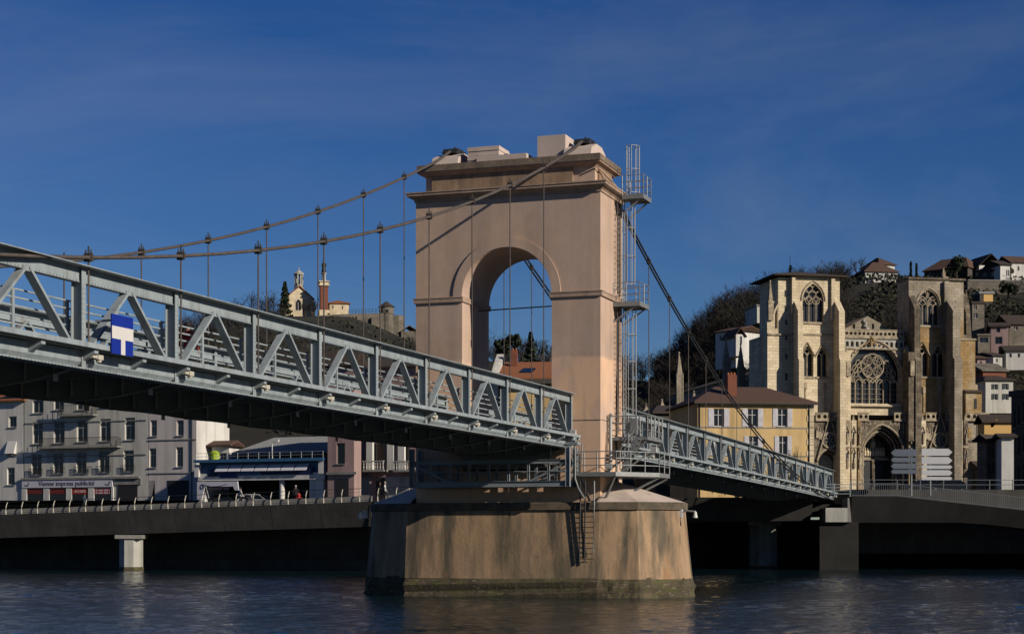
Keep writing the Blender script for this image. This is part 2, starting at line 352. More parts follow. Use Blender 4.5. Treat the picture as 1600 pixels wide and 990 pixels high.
# ------------------------------------------------------------------ far quay: promenade on columns, back wall, ramp
PA = R(-19)
PF = Face(578, 160, PA)                       # front edge of the promenade left of the bridge
def prom_z(x): return 6.36+(.0262*x if x < 0 else .0185*x)     # kerb height rising towards the bridge
m = MB(); xs = [-75+5*i for i in range(16)]
for a, b in zip(xs, xs[1:]):
    za, zb = prom_z(a), prom_z(b)
    a_, b_ = a+.025, b-.025; m.hexa([(a_, .75, za-2.25), (b_, .75, zb-2.25), (b_, 13, zb-1.2), (a_, 13, za-1.2), (a_, 0, za), (b_, 0, zb), (b_, 13, zb), (a_, 13, za)])
    m.box(a, b, 1.2, 12.9, min(za, zb)-1.25, min(za, zb)-.3)
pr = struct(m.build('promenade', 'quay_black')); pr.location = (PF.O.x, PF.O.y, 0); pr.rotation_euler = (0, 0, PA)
m = MB()
for a, b in zip(xs, xs[1:]):
    za, zb = prom_z(a), prom_z(b)
    m.hexa([(a, .3, za+.004), (b, .3, zb+.004), (b, .55, zb+.004), (a, .55, za+.004), (a, .3, za+.5), (b, .3, zb+.5), (b, .55, zb+.5), (a, .55, za+.5)])
k = m.build('kerb', 'concrete', pr)
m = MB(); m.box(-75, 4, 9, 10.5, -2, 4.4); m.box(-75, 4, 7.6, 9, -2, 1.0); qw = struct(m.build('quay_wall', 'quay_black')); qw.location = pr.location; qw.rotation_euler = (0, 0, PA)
PR2 = math.atan2(171-160, 29-PF.O.x)              # second stretch bends round to the bridge end
m = MB(); L2 = math.hypot(171-160, 29-PF.O.x)
m.hexa([(0, .75, 4.1), (L2, .75, 4.75), (L2, 17, 5.5), (0, 17, 5), (0, 0, 6.36), (L2, 0, 7.05), (L2, 17, 7.05), (0, 17, 6.36)])
m.box(L2+.003, L2+5, 4, 17, 5.2, 6.4)  # set-back block added to stop sun slipping through the end gap
p2 = struct(m.build('promenade', 'black_concrete')); p2.location = pr.location; p2.rotation_euler = (0, 0, PR2)
m = MB(); m.box(-3, L2+60, 17, 18.5, -2, 5); q2 = struct(m.build('quay_wall', 'black_concrete')); q2.location = pr.location; q2.rotation_euler = (0, 0, PR2*.75)  # back wall coloured near-black so a stray sun patch stays dark
# street and square behind
m = MB(); m.add([(-140, 218, 4.3), (-66, 192.5, 4.9), (-14, 174, 6.3), (30, 186, 7.0), (140, 192, 7.6), (200, 330, 8.2), (-160, 330, 7.0)], [(0, 1, 2, 3, 4, 5)])
struct(m.build('street', 'asphalt'))
def column(pxc, row_top, Y, r, label, pale=True):
    p = px(pxc, row_top, Y); t = thing('quay_column', label, 'column', (p.x, p.y, -1), 0, 'columns under the promenade')
    MB().lathe((0, 0, 0), [(r, 0), (r, p.z+1)], 8, R(22.5), R(382.5)).build('shaft', 'pale_concrete' if pale else 'concrete', t)
    MB().box(-r*1.15, r*1.15, -r*1.1, r*1.1, p.z+1, p.z+1.35).build('capital', 'concrete', t)
    MB().lathe((0, 0, 0), [(r*1.06, .9), (r*1.06, 1.35)], 8, R(22.5), R(382.5)).build('wet_band', 'pier_foot', t)
column(205, 841, 168.5, 1.12, 'pale octagonal concrete column lit by the sun under the left promenade')
column(1192, 820, 177.5, 1.45, 'dark square-looking column in shade under the quay below the far span', False)
# railing with curved white posts
rt = thing('promenade_railing', 'railing of curved pale posts with thin dark rails along the left promenade', 'railing', (PF.O.x, PF.O.y, 6.36), PA)
pm = MB().tube([(0, .05, 0), (0, .02, .35), (0, .06, .7), (0, .2, 1.02), (0, .34, 1.2)], [.07, .06, .05, .04, .03], 6).mesh('post', 'cream')
x = -58.0
while x < 4.5:
    inst('post', pm, rt, (x, 0, prom_z(x)-6.36)); x += 1.78
for dy, dz, r in ((.33, 1.2, .028), (.12, .85, .012), (.05, .5, .012)):
    MB().tube([(a, dy, prom_z(a)-6.36+dz) for a in range(-60, 5, 4)], r, 5).build('rail', 'iron', rt)
# bridge-side abutment, ramp and right parapet
RF = Face(1318, 170, R(-3))
ab = RF.root('abutment', 'concrete abutment block under the far end of the footbridge', 'abutment', -1)
m = MB(); m.box(-1.7, .4, 0, 5, 4.6, 5.95); m.build('bearing_block', 'pale_concrete', ab, off=(0, 0, -1))
m = MB(); m.box(-2.2, 1.5, .5, 6, -1, 4.6); m.build('pillar', 'black_concrete', ab, off=(0, 0, -1))
m = MB(); m.prism([(.4, 4.6), (.75, 4.6), (.55, 6.9), (.4, 6.9)], 0, 4); m.build('cheek', 'concrete', ab, off=(0, 0, -1))
rm = MB()
def ramp_z(x): return 7.05-.0 if x < 5 else 7.05-(x-5)*.112
xs = [.8, 5]+[5+3*i for i in range(1, 15)]
for a, b in zip(xs, xs[1:]):
    za, zb = ramp_z(a)-.0, ramp_z(b)
    rm.hexa([(a, .9, min(za-1.7, 4.55)), (b, .9, min(zb-1.7, 4.55)), (b, 9, zb-1.7), (a, 9, za-1.7), (a, 0, za), (b, 0, zb), (b, 9, zb), (a, 9, za)])
ro = struct(rm.build('ramp', 'black_concrete'), 'ramp running down along the quay right of the bridge'); ro.location = (RF.O.x, RF.O.y, 0); ro.rotation_euler = (0, 0, RF.a)
rf = thing('ramp_fence', 'dark vertical-bar fence descending along the ramp below the road signs', 'fence', (RF.O.x, RF.O.y, 7), RF.a)
for a, b in zip(xs, xs[1:]):
    m = MB(); n = max(6, int((b-a)/.2))
    for i in range(n): x = a+(b-a)*i/n; z = ramp_z(x); m.box(x-.018, x+.018, .1, .13, z, z+1.25)
    for dz in (.12, 1.22): m.beam((a, .115, ramp_z(a)+dz), (b, .115, ramp_z(b)+dz), .05, .05)
    m.build('fence_panel', 'steel_dark', rf, off=(0, 0, 7))
RP = Face(1318, 179, R(2))
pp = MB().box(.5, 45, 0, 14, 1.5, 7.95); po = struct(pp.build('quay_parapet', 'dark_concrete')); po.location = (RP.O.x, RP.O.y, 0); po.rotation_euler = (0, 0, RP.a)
rg = thing('quay_railing', 'thin grey railing above the concrete parapet in front of the cathedral square', 'railing', (RP.O.x, RP.O.y, 7.95), RP.a)
qm = MB().box(-.04, .04, .15, .23, 0, 1.0).mesh('post', 'steel_dark')
for i in range(17): inst('post', qm, rg, (.8+2.35*i, 0, 0))
for z in (.98, .5): MB().beam((.6, .19, z), (40, .19, z), .05, .05).build('rail', 'steel_dark', rg)
sr = thing('stair_railing', 'pale steel railing of four bars at the far bridge end', 'railing', (RF.O.x-.5, RF.O.y+2, 7.0), R(-3))
for i in range(4): MB().beam((-1.6, 0, .35+.3*i), (1.6, 0, .35+.3*i), .06, .06).build('rail', 'steel', sr)
for x in (-1.5, 0, 1.5): MB().box(x-.05, x+.05, -.05, .05, 0, 1.35).build('post', 'steel', sr)

# ------------------------------------------------------------------ bridge frame: u across, t along, z over the water
P0 = Vector((90*92.7/F, 92.7)); bv = Vector((bx_, by_)); rv = Vector((by_, -bx_)); C0 = P0-rv*3.48
def B(u, t, z): q = C0+rv*u+bv*t; return (q.x, q.y, z)
def bthing(name, label, cat, u, t, z, group=None):
    o = thing(name, label, cat, B(u, t, z), -TH, group); o['_'] = 0; del o['_']; return o

# pier
pt = bthing('bridge_pier', 'massive stained stone river pier with rounded ends and mossy foot', 'pier', 0, 2.1, -1)
O = (0, 2.1, -1)
def stadium(R_, c=6.2, n=15):
    pts = []
    for s, c_, e_ in ((1, 5.6, 1.26*R_), (-1, 5.35, 1.13*R_)):      # faceted cutwaters at both ends
        pl_ = [(c_, -R_), (c_+.72*e_, -.56*R_), (c_+.94*e_, -.18*R_), (c_+.94*e_, .18*R_), (c_+.72*e_, .56*R_), (c_, R_)] if s < 0 else [(c_-.3, -R_), (c_+.45*e_, -.87*R_), (c_+.93*e_, -.3*R_), (c_+.93*e_, .3*R_), (c_+.45*e_, .87*R_), (c_-.3, R_)]
        if s < 0: pl_ = [(-p[0], -p[1]) for p in pl_]
        for k in range(n+1): f_ = k/n*5; i_ = min(4, int(f_)); g_ = f_-i_; pts.append((pl_[i_][0]+(pl_[i_+1][0]-pl_[i_][0])*g_, 2.1+pl_[i_][1]+(pl_[i_+1][1]-pl_[i_][1])*g_))
    return pts
def loft(m, levels, cap=True):
    rings = [[(p[0], p[1], z) for p in stadium(r)] for r, z in levels]; n = len(rings[0])
    vs = [v for g in rings for v in g]; fs = []
    for i in range(len(rings)-1):
        for k in range(n): fs.append((i*n+k, i*n+(k+1) % n, (i+1)*n+(k+1) % n, (i+1)*n+k))
    if cap: fs.append(tuple((len(rings)-1)*n+k for k in range(n)))
    return m.add(vs, fs)
loft(MB(), [(3.17, .95), (2.86, 4.5)]).build('shaft', 'pier', pt, off=O)
loft(MB(), [(2.86, 4.503), (2.96, 4.53), (2.96, 4.88), (2.9, 4.92)]).build('rim', 'pier_rim', pt, off=O)
m = MB()                                       # rough rubble foot, uneven ring by ring
for i, (r, z) in enumerate([(3.36, -1), (3.34, -.1), (3.27, .25), (3.29, .55), (3.22, .8), (3.13, 1.05)]):
    for q, p in enumerate(stadium(r, 6.2, 40)):
        d = .10*noise.noise(Vector((p[0]*1.6, p[1]*1.6, z*2.5)))+.05*random.uniform(-1, 1)
        m.v.append((p[0]+d*(1 if p[0] > 0 else -1)*.6, p[1]+d*(1 if p[1] > 2.1 else -1), z+(.06*random.uniform(-1, 1) if 0 < i < 5 else 0)))
n = 82
for i in range(5):
    for k in range(n): m.f.append((i*n+k, i*n+(k+1) % n, (i+1)*n+(k+1) % n, (i+1)*n+k)); m.mi.append(0)
m.f.append(tuple(5*n+k for k in range(n))); m.mi.append(0)
m.build('mossy_foot', 'pier_foot', pt, off=O)
for s in (1, -1):
    m = MB(); q_ = stadium(2.88); pts = q_[:16] if s > 0 else q_[16:][::-1]
    pts = [(s*5.16, 2.1-2.85)]+pts+[(s*5.16, 2.1+2.85)]
    vs = [(p[0], p[1], 4.925) for p in pts]+[(s*5.16, 2.1, 6.15)]
    m.add(vs, [(i, i+1, len(pts)) for i in range(len(pts)-1)]); m.build('cone_cap', 'pier_cap', pt, off=O)
# tower
tw = bthing('bridge_tower', 'tall pink plastered bridge tower with round arch and heavy cornice', 'tower', 0, 2.1, 4.92)
O = (0, 2.1, 4.92)
W2, D = 5.15, 4.2
out_ = rect(-W2, 4.925, W2, 21.1)
MB().prism(out_, 0, D, [[(-2.5, 6.6), (2.5, 6.6)]+[(2.5*math.cos(math.pi*i/28), 15.86+2.5*math.sin(math.pi*i/28)) for i in range(29)]]).build('wall', 'plaster', tw, off=O)
for y0, y1 in ((-.07, .0), (D, D+.07)):
    ring = [(3.0*math.cos(math.pi*i/28), 15.9+3.0*math.sin(math.pi*i/28)) for i in range(29)]+[(2.5*math.cos(math.pi*i/28), 15.9+2.5*math.sin(math.pi*i/28)) for i in range(28, -1, -1)]
    MB().prism(ring, y0, y1+.001).build('archivolt', 'plaster', tw, off=O)
for s in (-1, 1):
    a, b = sorted((s*2.42, s*(W2+.1)))
    m = MB().box(a, b, -.1, D+.1, 15.62, 15.84); m.box(min(a, b)-.03*(s < 0), max(a, b)+.03*(s > 0), -.13, D+.13, 15.8401, 15.9); m.build('impost_band', 'mould', tw, off=O)
def slab(m, prof):      # stacked square rings: (overhang, z)
    vs = []; fs = []
    for o, z in prof: vs += [(-W2-o, -o, z), (W2+o, -o, z), (W2+o, D+o, z), (-W2-o, D+o, z)]
    for i in range(len(prof)-1):
        for k in range(4): fs.append((i*4+k, i*4+(k+1) % 4, i*4+4+(k+1) % 4, i*4+4+k))
    fs += [(3, 2, 1, 0), tuple(len(vs)-4+k for k in range(4))]
    return m.add(vs, fs)
slab(MB(), [(.0, 21.0), (.06, 21.02), (.06, 21.12), (.14, 21.2), (.30, 21.27), (.40, 21.33), (.40, 21.44), (.44, 21.46), (.44, 21.52), (-.3, 21.62)]).build('cornice', 'mould', tw, off=O)
slab(MB(), [(-.42, 21.5), (-.42, 22.5)]).build('attic', 'plaster', tw, off=O)
MB().box(-4.35, 3.55, .3, .5, 21.6, 22.47).build('attic_panel', 'plaster_stained', tw, off=O)
MB().box(W2-.5, W2-.32, .9, 3.3, 21.6, 22.47).build('attic_panel', 'plaster_stained', tw, off=O)
slab(MB(), [(-.42, 22.45), (-.3, 22.47), (-.22, 22.56), (-.05, 22.6), (-.05, 22.66), (0, 22.68)]).build('top_moulding', 'mould', tw, off=O)
slab(MB(), [(-.03, 22.681), (-.03, 23.02), (-.2, 23.06)]).build('parapet', 'lichen_stone', tw, off=O)
MB().box(1.45, 3.0, .8, 2.3, 23.05, 24.3).build('roof_block', 'roof_box', tw, off=O)
MB().box(-1.9, .9, .6, 3.4, 23.05, 23.42).build('roof_plinth', 'roof_box', tw, off=O)
m = MB()
for i in range(4): m.box(-2.5-.03*(i % 2), -.75+.03*(i % 2), .9-.03*(i % 2), 2.5+.03*(i % 2), 23.05+.24*i, 23.05+.24*i+.22)
m.box(-2.45, -.8, .95, 2.45, 23.02, 23.98); m.build('vent_box', 'roof_box', tw, off=O)
MB().lathe((-.35, 1.2, 23.06), [(.16, 0), (.16, .42), (.2, .42), (.2, .5)], 10).build('vent_pipe', 'galvanised', tw, off=O, smooth=False)
for s in (-1, 1):
    m = MB(); u = s*3.72
    m.ext([(.5, 23.03), (3.7, 23.03), (3.5, 23.5), (2.6, 23.85), (1.6, 23.85), (.7, 23.5)], u-.75, u+.75); m.build('saddle_plinth', 'roof_box', tw, off=O)
    m = MB(); m.ext([(1.2, 23.86), (3.0, 23.86), (2.7, 24.15), (1.5, 24.15)], u-.42, u+.42)
    m.tube([(u-.45, 2.1, 24.0), (u+.45, 2.1, 24.0)], .17, 8); m.build('saddle', 'iron', tw, off=O)
MB().tube([(-2.49, 2.6, 15.45), (2.49, 2.6, 15.55)], .035, 6).build('tie_bar', 'iron', tw, off=O)
for p in ([(5.2, 2.9, 4.95), (5.2, 2.9, 9.6), (5.26, 3.1, 12.8), (5.26, 3.1, 15.3)], [(5.2, 3.5, 16.0), (5.2, 3.5, 20.9)]):
    MB().tube(p, .06, 6).build('downpipe', 'cable', tw, off=O)
MB().tube([(4.82, .15, 22.4), (5.0, 1.2, 22.2), (5.25, 2.6, 21.75)], .05, 6).build('overflow_pipe', 'mould', tw, off=O)
MB().tube([(-5.17, -.02, 9.2), (5.17, -.02, 9.2), (5.17, 4.0, 9.2)], .012, 4).build('wall_wire', 'iron', tw, off=O)

# trusses
ZT, ZB, ZD = H+7.49, H+4.70, H+5.34           # top of chord, underside of bottom chord, deck
P = 5.1
side = (1, 0, 0)
def far_dz(t): q = max(0, t-4); return -.0055*q-.00006*q*q
def span(name, label, ts, dz, t_end):
    """ts: panel points, nearest tower first"""
    t0, t1 = ts[0], ts[-1]
    sp = bthing(name, label, 'footbridge', 0, (t0+t1)/2, ZD); O = (0, (t0+t1)/2, ZD); L_ = abs(ts[1]-ts[0]); sg = 1 if t1 > t0 else -1
    post = MB().ibeam((0, 0, ZB), (0, 0, ZT-.05), side, .34, .2).mesh('post', 'steel', off=(0, 0, ZD))
    rivet_plate = MB().box(-.17, -.155, -.12, .12, ZB+.3, ZT-.55).mesh('stiffener', 'steel', off=(0, 0, ZD))
    mid = (ZT-.36)
    dl = MB().beam2(Vector((0, .12, ZB+.28)), Vector((0, L_/2-.06, mid)), Vector(side), .26, .085).mesh('diagonal', 'steel', off=(0, 0, ZD))
    dr = MB().beam2(Vector((0, L_-.12, ZB+.28)), Vector((0, L_/2+.06, mid)), Vector(side), .26, .085).mesh('diagonal', 'steel', off=(0, 0, ZD))
    gus = MB().box(-.012, .012, L_/2-.2, L_/2+.2, mid-.12, mid+.02).mesh('gusset_plate', 'steel', off=(0, 0, ZD))
    n = 16; prof = []
    cbm = MB()
    for a, b in [(i/n, (i+1)/n) for i in range(n)]:
        za = ZB+.1-.55*math.sin(math.pi*a)**.8; zb = ZB+.1-.55*math.sin(math.pi*b)**.8; ua, ub = -3.6+7.2*a, -3.6+7.2*b
        cbm.hexa([(ua, -.015, za), (ub, -.015, zb), (ub, .015, zb), (ua, .015, za), (ua, -.015, ZD-.2), (ub, -.015, ZD-.2), (ub, .015, ZD-.2), (ua, .015, ZD-.2)])
        cbm.hexa([(ua, -.13, za-.02), (ub, -.13, zb-.02), (ub, .13, zb-.02), (ua, .13, za-.02), (ua, -.13, za), (ub, -.13, zb), (ub, .13, zb), (ua, .13, za)])
    for a in (.12, .25, .38, .5, .62, .75, .88): u = -3.6+7.2*a; cbm.box(u-.012, u+.012, -.12, .12, ZB-.35, ZD-.2)
    cross = cbm.mesh('cross_beam', 'underside', off=(0, 0, ZD))
    cross2 = MB().box(-3.5, 3.5, -.07, .07, ZB+.05, ZD-.16).mesh('secondary_beam', 'underside', off=(0, 0, ZD))
    # bracket tapering out to the edge beam
    brk = MB().add([(3.5, -.05, ZD-.14), (4.02, -.05, ZD-.14), (4.02, -.05, ZD-.26), (3.5, -.05, ZB+.12), (3.5, .14, ZD-.14), (4.02, .14, ZD-.14), (4.02, .14, ZD-.26), (3.5, .14, ZB+.12)],
                   [(0, 1, 2, 3), (7, 6, 5, 4), (0, 4, 5, 1), (1, 5, 6, 2), (2, 6, 7, 3), (3, 7, 4, 0)]).mesh('bracket', 'steel', off=(0, 0, ZD))
    lamp = MB().box(3.78, 3.96, .24, .5, ZD-.4, ZD-.27); lamp.box(3.82, 3.93, .02, .24, ZD-.37, ZD-.29); lamp.lathe((3.87, .4, ZD-.47), [(.07, 0), (.09, .08)], 8)
    lamp = lamp.mesh('lamp_box', 'cream', off=(0, 0, ZD))
    rp_ = MB().box(-.04, .04, -.05, .05, ZD, ZD+1.25).mesh('railing_post', 'steel', off=(0, 0, ZD))
    for i, t in enumerate(ts):
        z = dz(t); tt = t-O[1]
        for s in (-1, 1):
            u = s*3.48
            inst('post', post, sp, (u, tt, z))
            if s > 0: inst('stiffener', rivet_plate, sp, (u, tt, z))
            if i < len(ts)-1:
                t2 = ts[i+1]; lo = min(t, t2); zz = (dz(t)+dz(t2))/2
                inst('diagonal', dl, sp, (u, lo-O[1], zz)); inst('diagonal', dr, sp, (u, lo-O[1], zz)); inst('gusset_plate', gus, sp, (u+.09*s, lo-O[1], zz))
                inst('bracket', brk, sp, (0, lo-O[1]+L_/2, zz), scale=(s, 1, 1))
                for q in (.5,): inst('railing_post', rp_, sp, (s*3.1, lo-O[1]+L_*q, zz))
            inst('bracket', brk, sp, (0, tt, z), scale=(s, 1, 1)); inst('lamp_box', lamp, sp, (0, tt, z), scale=(s, 1, 1))
            inst('railing_post', rp_, sp, (s*3.1, tt, z))
        inst('cross_beam', cross, sp, (0, tt, z))
        if i < len(ts)-1:
            for q in (1/3, 2/3): inst('secondary_beam', cross2, sp, (0, min(t, ts[i+1])-O[1]+L_*q, z))
    pts = sorted(ts)
    def run(name, prof, mt, u, s):
        """prof: list of boxes (u0,u1,z0,z1) swept along the panel points"""
        m = MB()
        for a, b in zip(pts, pts[1:]):
            for (u0, u1, z0, z1) in prof:
                za, zb = dz(a), dz(b); x0, x1 = sorted((u+s*u0, u+s*u1))
                m.hexa([(x0, a, z0+za), (x1, a, z0+za), (x1, b, z0+zb), (x0, b, z0+zb), (x0, a, z1+za), (x1, a, z1+za), (x1, b, z1+zb), (x0, b, z1+zb)])
        return m.build(name, mt, sp, off=O)
    for s in (-1, 1):
        u = s*3.48
        run('top_chord', [(-.38, .40, ZT-.03, ZT), (-.06, -.04, ZT-.42, ZT-.025), (.04, .06, ZT-.42, ZT-.025), (-.14, .1, ZT-.44, ZT-.42)], 'steel', u, s)
        run('bottom_chord', [(-.24, .24, ZB-.05, ZB), (.1, .13, ZB+.15, ZB+.46), (-.05, -.03, ZB, ZB+.44), (.0, .03, ZB, ZB+.3)], 'steel', u, s)
        mm = MB()
        for a, b in zip(pts, pts[1:]): mm.add([(u+s*.13, a, ZB+.15+dz(a)), (u+s*.13, b, ZB+.15+dz(b)), (u+s*.0, b, ZB+.003+dz(b)), (u+s*.0, a, ZB+.003+dz(a))], [(0, 1, 2, 3)])
        mm.build('inclined_plate', 'steel', sp, off=O)  # slanted plate added so the chord's lower strip falls into shade
        run('edge_beam', [(.5, .64, ZD-.14, ZD+.0), (.13, .5, ZD-.13, ZD-.1)], 'steel', u, s)
        run('kick_plate', [(-.5, -.47, ZD, ZD+.16)], 'steel', u, s)
        for dz_ in (.32, .56, .8, 1.02, 1.24): run('rail', [(-.42, -.37, ZD+dz_-.022, ZD+dz_+.022)], 'steel', u, s)
    if sg < 0:    # rivet heads along the flanges that face the camera
        m = MB(); q = pts[0]+.1
        while q < pts[-1]:
            if q > -62:
                m.box(3.71, 3.735, q-.025, q+.025, ZB-.045, ZB-.005); m.box(3.60, 3.62, q-.02, q+.02, ZB+.40, ZB+.43); m.box(3.54, 3.56, q-.02, q+.02, ZT-.4, ZT-.37)
            q += .16
        for t in ts:
            z = ZB+.35
            while z < ZT-.5 and t > -62: m.box(3.645, 3.665, t-.075, t-.045, z, z+.03); m.box(3.645, 3.665, t+.045, t+.075, z, z+.03); z += .14
        ro_ = m.build('rivet_heads', 'steel', sp, off=O); ro_['kind'] = 'stuff'
    run('deck_slab', [(-3.9, 3.9, ZD-.155, ZD-.006)], 'underside', 0, 1)
    for u in (-2.2, -.75, .75, 2.2): run('stringer', [(-.06, .06, ZB+.3, ZD-.156)], 'underside', u, 1)
    return sp
near_ts = [-.25]+[-P*i for i in range(1, 19)]
span('bridge_span', 'pale grey steel truss footbridge span running from the left foreground to the tower', [-P*i-.12 for i in range(0, 19)], lambda t: 0, -92)
span('bridge_span', 'pale grey steel truss footbridge span beyond the tower dropping to the far quay', [6.7-5.15*0+5.15*i-1.6 for i in range(0, 17)], far_dz, 86)
# deck through the arch
m = MB().box(-2.45, 2.45, -.1, 5.3, 6.7, ZD-.02); tag(m.build('arch_walkway', 'concrete'), 'walkway slab passing through the tower arch', 'walkway'); o = bpy.data.objects['arch_walkway']; o.location = B(0, 0, 0); o.rotation_euler = (0, 0, -TH)

# cables
def near_z(t): return H+.00279*t*t+.39998*t+20.23
def far_z(t): q = t-2.7; return H+21.0-.372*q+.0020*q*q
clampm = MB(); clampm.box(-.12, .12, -.11, .11, -.1, .1); clampm.box(-.15, .15, -.05, .05, -.14, .15); clampm.tube([(0, 0, .13), (0, 0, .4)], .03, 6)
for q in (-.1, .1): clampm.tube([(q, 0, .13), (q, 0, .27)], .03, 5)
clampm = clampm.mesh('clamp', 'clamp_iron')
def cable(s, near):
    lab = {(1, 1): 'thick brown suspension cable nearest the camera with hangers to the left span', (-1, 1): 'thick brown suspension cable on the far side of the left span',
           (1, 0): 'twin dark cable dropping right from the tower to the far quay, nearer side', (-1, 0): 'twin dark cable seen through the arch, on the far side of the right span'}[(s, near)]
    u = s*3.72; o = bthing('suspension_cable', lab, 'cable', u, 2.1, 24.0, 'suspension cables'); O = (u, 2.1, 24.0)
    if near:
        ts = [2.1, 1.2]+[-i*2.55+.0 for i in range(0, 37)]; pts = [(u, 2.1, 24.18), (u, 1.2, near_z(1.0)+.55)]+[(u, t, near_z(t)) for t in ts[2:]]
        pts[1] = (u, 1.4, 24.0)
        for q in (-.05, .05): MB().tube([(p[0]+q, p[1], p[2]) for p in pts], .052, 6).build('strand', 'cable', o, True, off=O)
        hs = [(-P*i, near_z(-P*i), ZD-.3) for i in range(1, 15)]
    else:
        ts = [2.1, 2.9]+[4+3.0*i for i in range(0, 28)]; pts = [(u, 2.1, 24.18), (u, 2.9, 24.0)]+[(u, t, far_z(t)) for t in ts[2:]]
        for q in (-.15, .15): MB().tube([(p[0], p[1], p[2]+q) for p in pts], .055, 6).build('strand', 'iron', o, True, off=O)
        hs = [(10.25+5.15*i, far_z(10.25+5.15*i), ZD-.3+far_dz(10.25+5.15*i)) for i in range(0, 9)]
    for t, z, z2 in hs:
        inst('clamp', clampm, o, (0, t-2.1, z-24.0), scale=(.85, .8, .8))
        if z-z2 > .5: MB().tube([(u, t, z), (u, t, z2)], .027, 6).build('hanger', 'cable', o, off=O)
for s in (1, -1):
    for nr in (1, 0): cable(s, nr)

# navigation board on the near truss
p0 = (3.95, -43.3, ZD)
nb = bthing('navigation_board', 'blue navigation board with white band and short white upright hung on the truss', 'sign', 4.17, -44.9, ZD-.2)
m = MB().box(-.02, .02, -.56, .56, 0, 1.1); m.v = [(v[0], v[1], v[2]) for v in m.v]; m.build('panel', 'sign_blue', nb)
m = MB().box(.021, .028, -.56, .56, .42, .77); m.build('white_band', 'sign_white', nb)
m = MB().box(.021, .028, -.09, .13, .0, .419); m.build('white_upright', 'sign_white', nb)
for t in (-.4, .4): MB().box(-.6, -.021, t-.03, t+.03, .9, .96).build('bracket', 'steel', nb)
# ------------------------------------------------------------------ ladders, platforms and gantry at the tower
def railing(m, pts, h=1.05, n=3, r=.022, posts=True):
    for i in range(1, n+1): m.tube([(p[0], p[1], p[2]+h*i/n) for p in pts], r, 5)
    if posts:
        for a, b in zip(pts, pts[1:]):
            a, b = Vector(a), Vector(b); k = max(1, round((b-a).length/.9))
            for i in range(k+1): p = a.lerp(b, i/k); m.tube([p, p+Vector((0, 0, h))], r*1.2, 5)
    return m
al = bthing('access_ladder', 'galvanised caged access ladder with small platforms on the right side of the tower', 'ladder', 5.6, 3.6, 8.4)
O = (5.6, 3.6, 8.4)
def caged(u0, t0, z0, z1, zc):
    m = MB()
    for q in (-.22, .22): m.tube([(u0, t0+q, z0), (u0, t0+q, z1)], .028, 5)
    m.build('ladder_rail', 'galvanised_bright', al, off=O)
    z = z0+.2; rm_ = MB().tube([(0, -.22, 0), (0, .22, 0)], .018, 5).mesh('rung', 'galvanised_bright')
    while z < z1: inst('rung', rm_, al, (u0-O[0], t0-O[1], z-O[2])); z += .28
    angs = [-1.2, -.6, 0, .6, 1.2]
    for a in angs:
        MB().tube([(u0+.12+.5*math.cos(a)*1.05, t0+.42*math.sin(a), zc), (u0+.12+.5*math.cos(a)*1.05, t0+.42*math.sin(a), z1)], .017, 5).build('cage_bar', 'galvanised_bright', al, off=O)
    z = zc
    while z <= z1+.01:
        MB().tube([(u0, t0-.4, z)]+[(u0+.12+.5*math.cos(a)*1.05, t0+.42*math.sin(a), z) for a in angs]+[(u0, t0+.4, z)], .021, 5).build('cage_hoop', 'galvanised_bright', al, off=O)
        z += (z1-zc)/max(2, round((z1-zc)/1.35))
caged(5.46, 3.6, 8.6, 15.4, 9.6)
caged(5.46, 3.35, 15.6, 21.1, 16.6)
caged(5.66, 3.5, 21.2, 24.0, 21.5)
m = MB()
for t in (2.55, 2.85): m.tube([(5.35, t, 8.6), (5.35, t, 15.4)], .025, 5); m.tube([(5.35, t, 16), (5.35, t, 21.2)], .025, 5)
for i in range(22): m.tube([(5.35, 2.55, 8.9+.29*i), (5.35, 2.85, 8.9+.29*i)], .018, 5)
for i in range(17): m.tube([(5.35, 2.55, 16.3+.29*i), (5.35, 2.85, 16.3+.29*i)], .018, 5)
m.build('cable_tray', 'cable', al, off=O)
def platform(z, u0, u1, t0, t1):
    m = MB().box(u0, u1, t0, t1, z, z+.05)
    m.box(u0, u1, t0-.03, t0, z-.12, z+.12); m.box(u0, u1, t1, t1+.03, z-.12, z+.12); m.box(u1, u1+.03, t0, t1, z-.12, z+.12)
    m.build('platform', 'galvanised', al, off=O)
    railing(MB(), [(u0, t0, z+.1), (u1, t0, z+.1), (u1, t1, z+.1), (u0, t1, z+.1)]).build('guard_rail', 'galvanised', al, off=O)
    for t_ in (t0+.1, t1-.1): MB().beam((u0, t_, z-.9), (u1-.1, t_, z-.05), .07, .07).build('strut', 'galvanised', al, off=O)
platform(15.45, 5.17, 6.6, 2.4, 4.3)
platform(21.15, 5.6, 6.75, 2.6, 4.2)
# landing and lower service platform
sp_ = bthing('service_platform', 'grey steel service platform with railings and stair at the foot of the tower', 'platform', 5.5, .5, 6.1)
O = (5.5, .5, 6.1)
def deckp(name, pts, z, depth=.22):
    m = MB(); n = len(pts); m.add([(p[0], p[1], z-depth) for p in pts]+[(p[0], p[1], z) for p in pts], [tuple(range(n))[::-1], tuple(range(n, 2*n))]+[(i, (i+1) % n, n+(i+1) % n, n+i) for i in range(n)])
    m.build(name, 'galvanised', sp_, off=O)
deckp('lower_deck', [(4.3, -1.15), (6.3, -1.15), (8.0, 1.2), (8.0, 3.4), (5.2, 3.4), (5.2, -.05), (4.3, -.05)], 6.45)
railing(MB(), [(4.3, -.1, 6.45), (4.3, -1.12, 6.45), (6.3, -1.12, 6.45), (7.97, 1.2, 6.45), (7.97, 3.4, 6.45)], 1.05, 3, .028).build('lower_railing', 'galvanised', sp_, off=O)
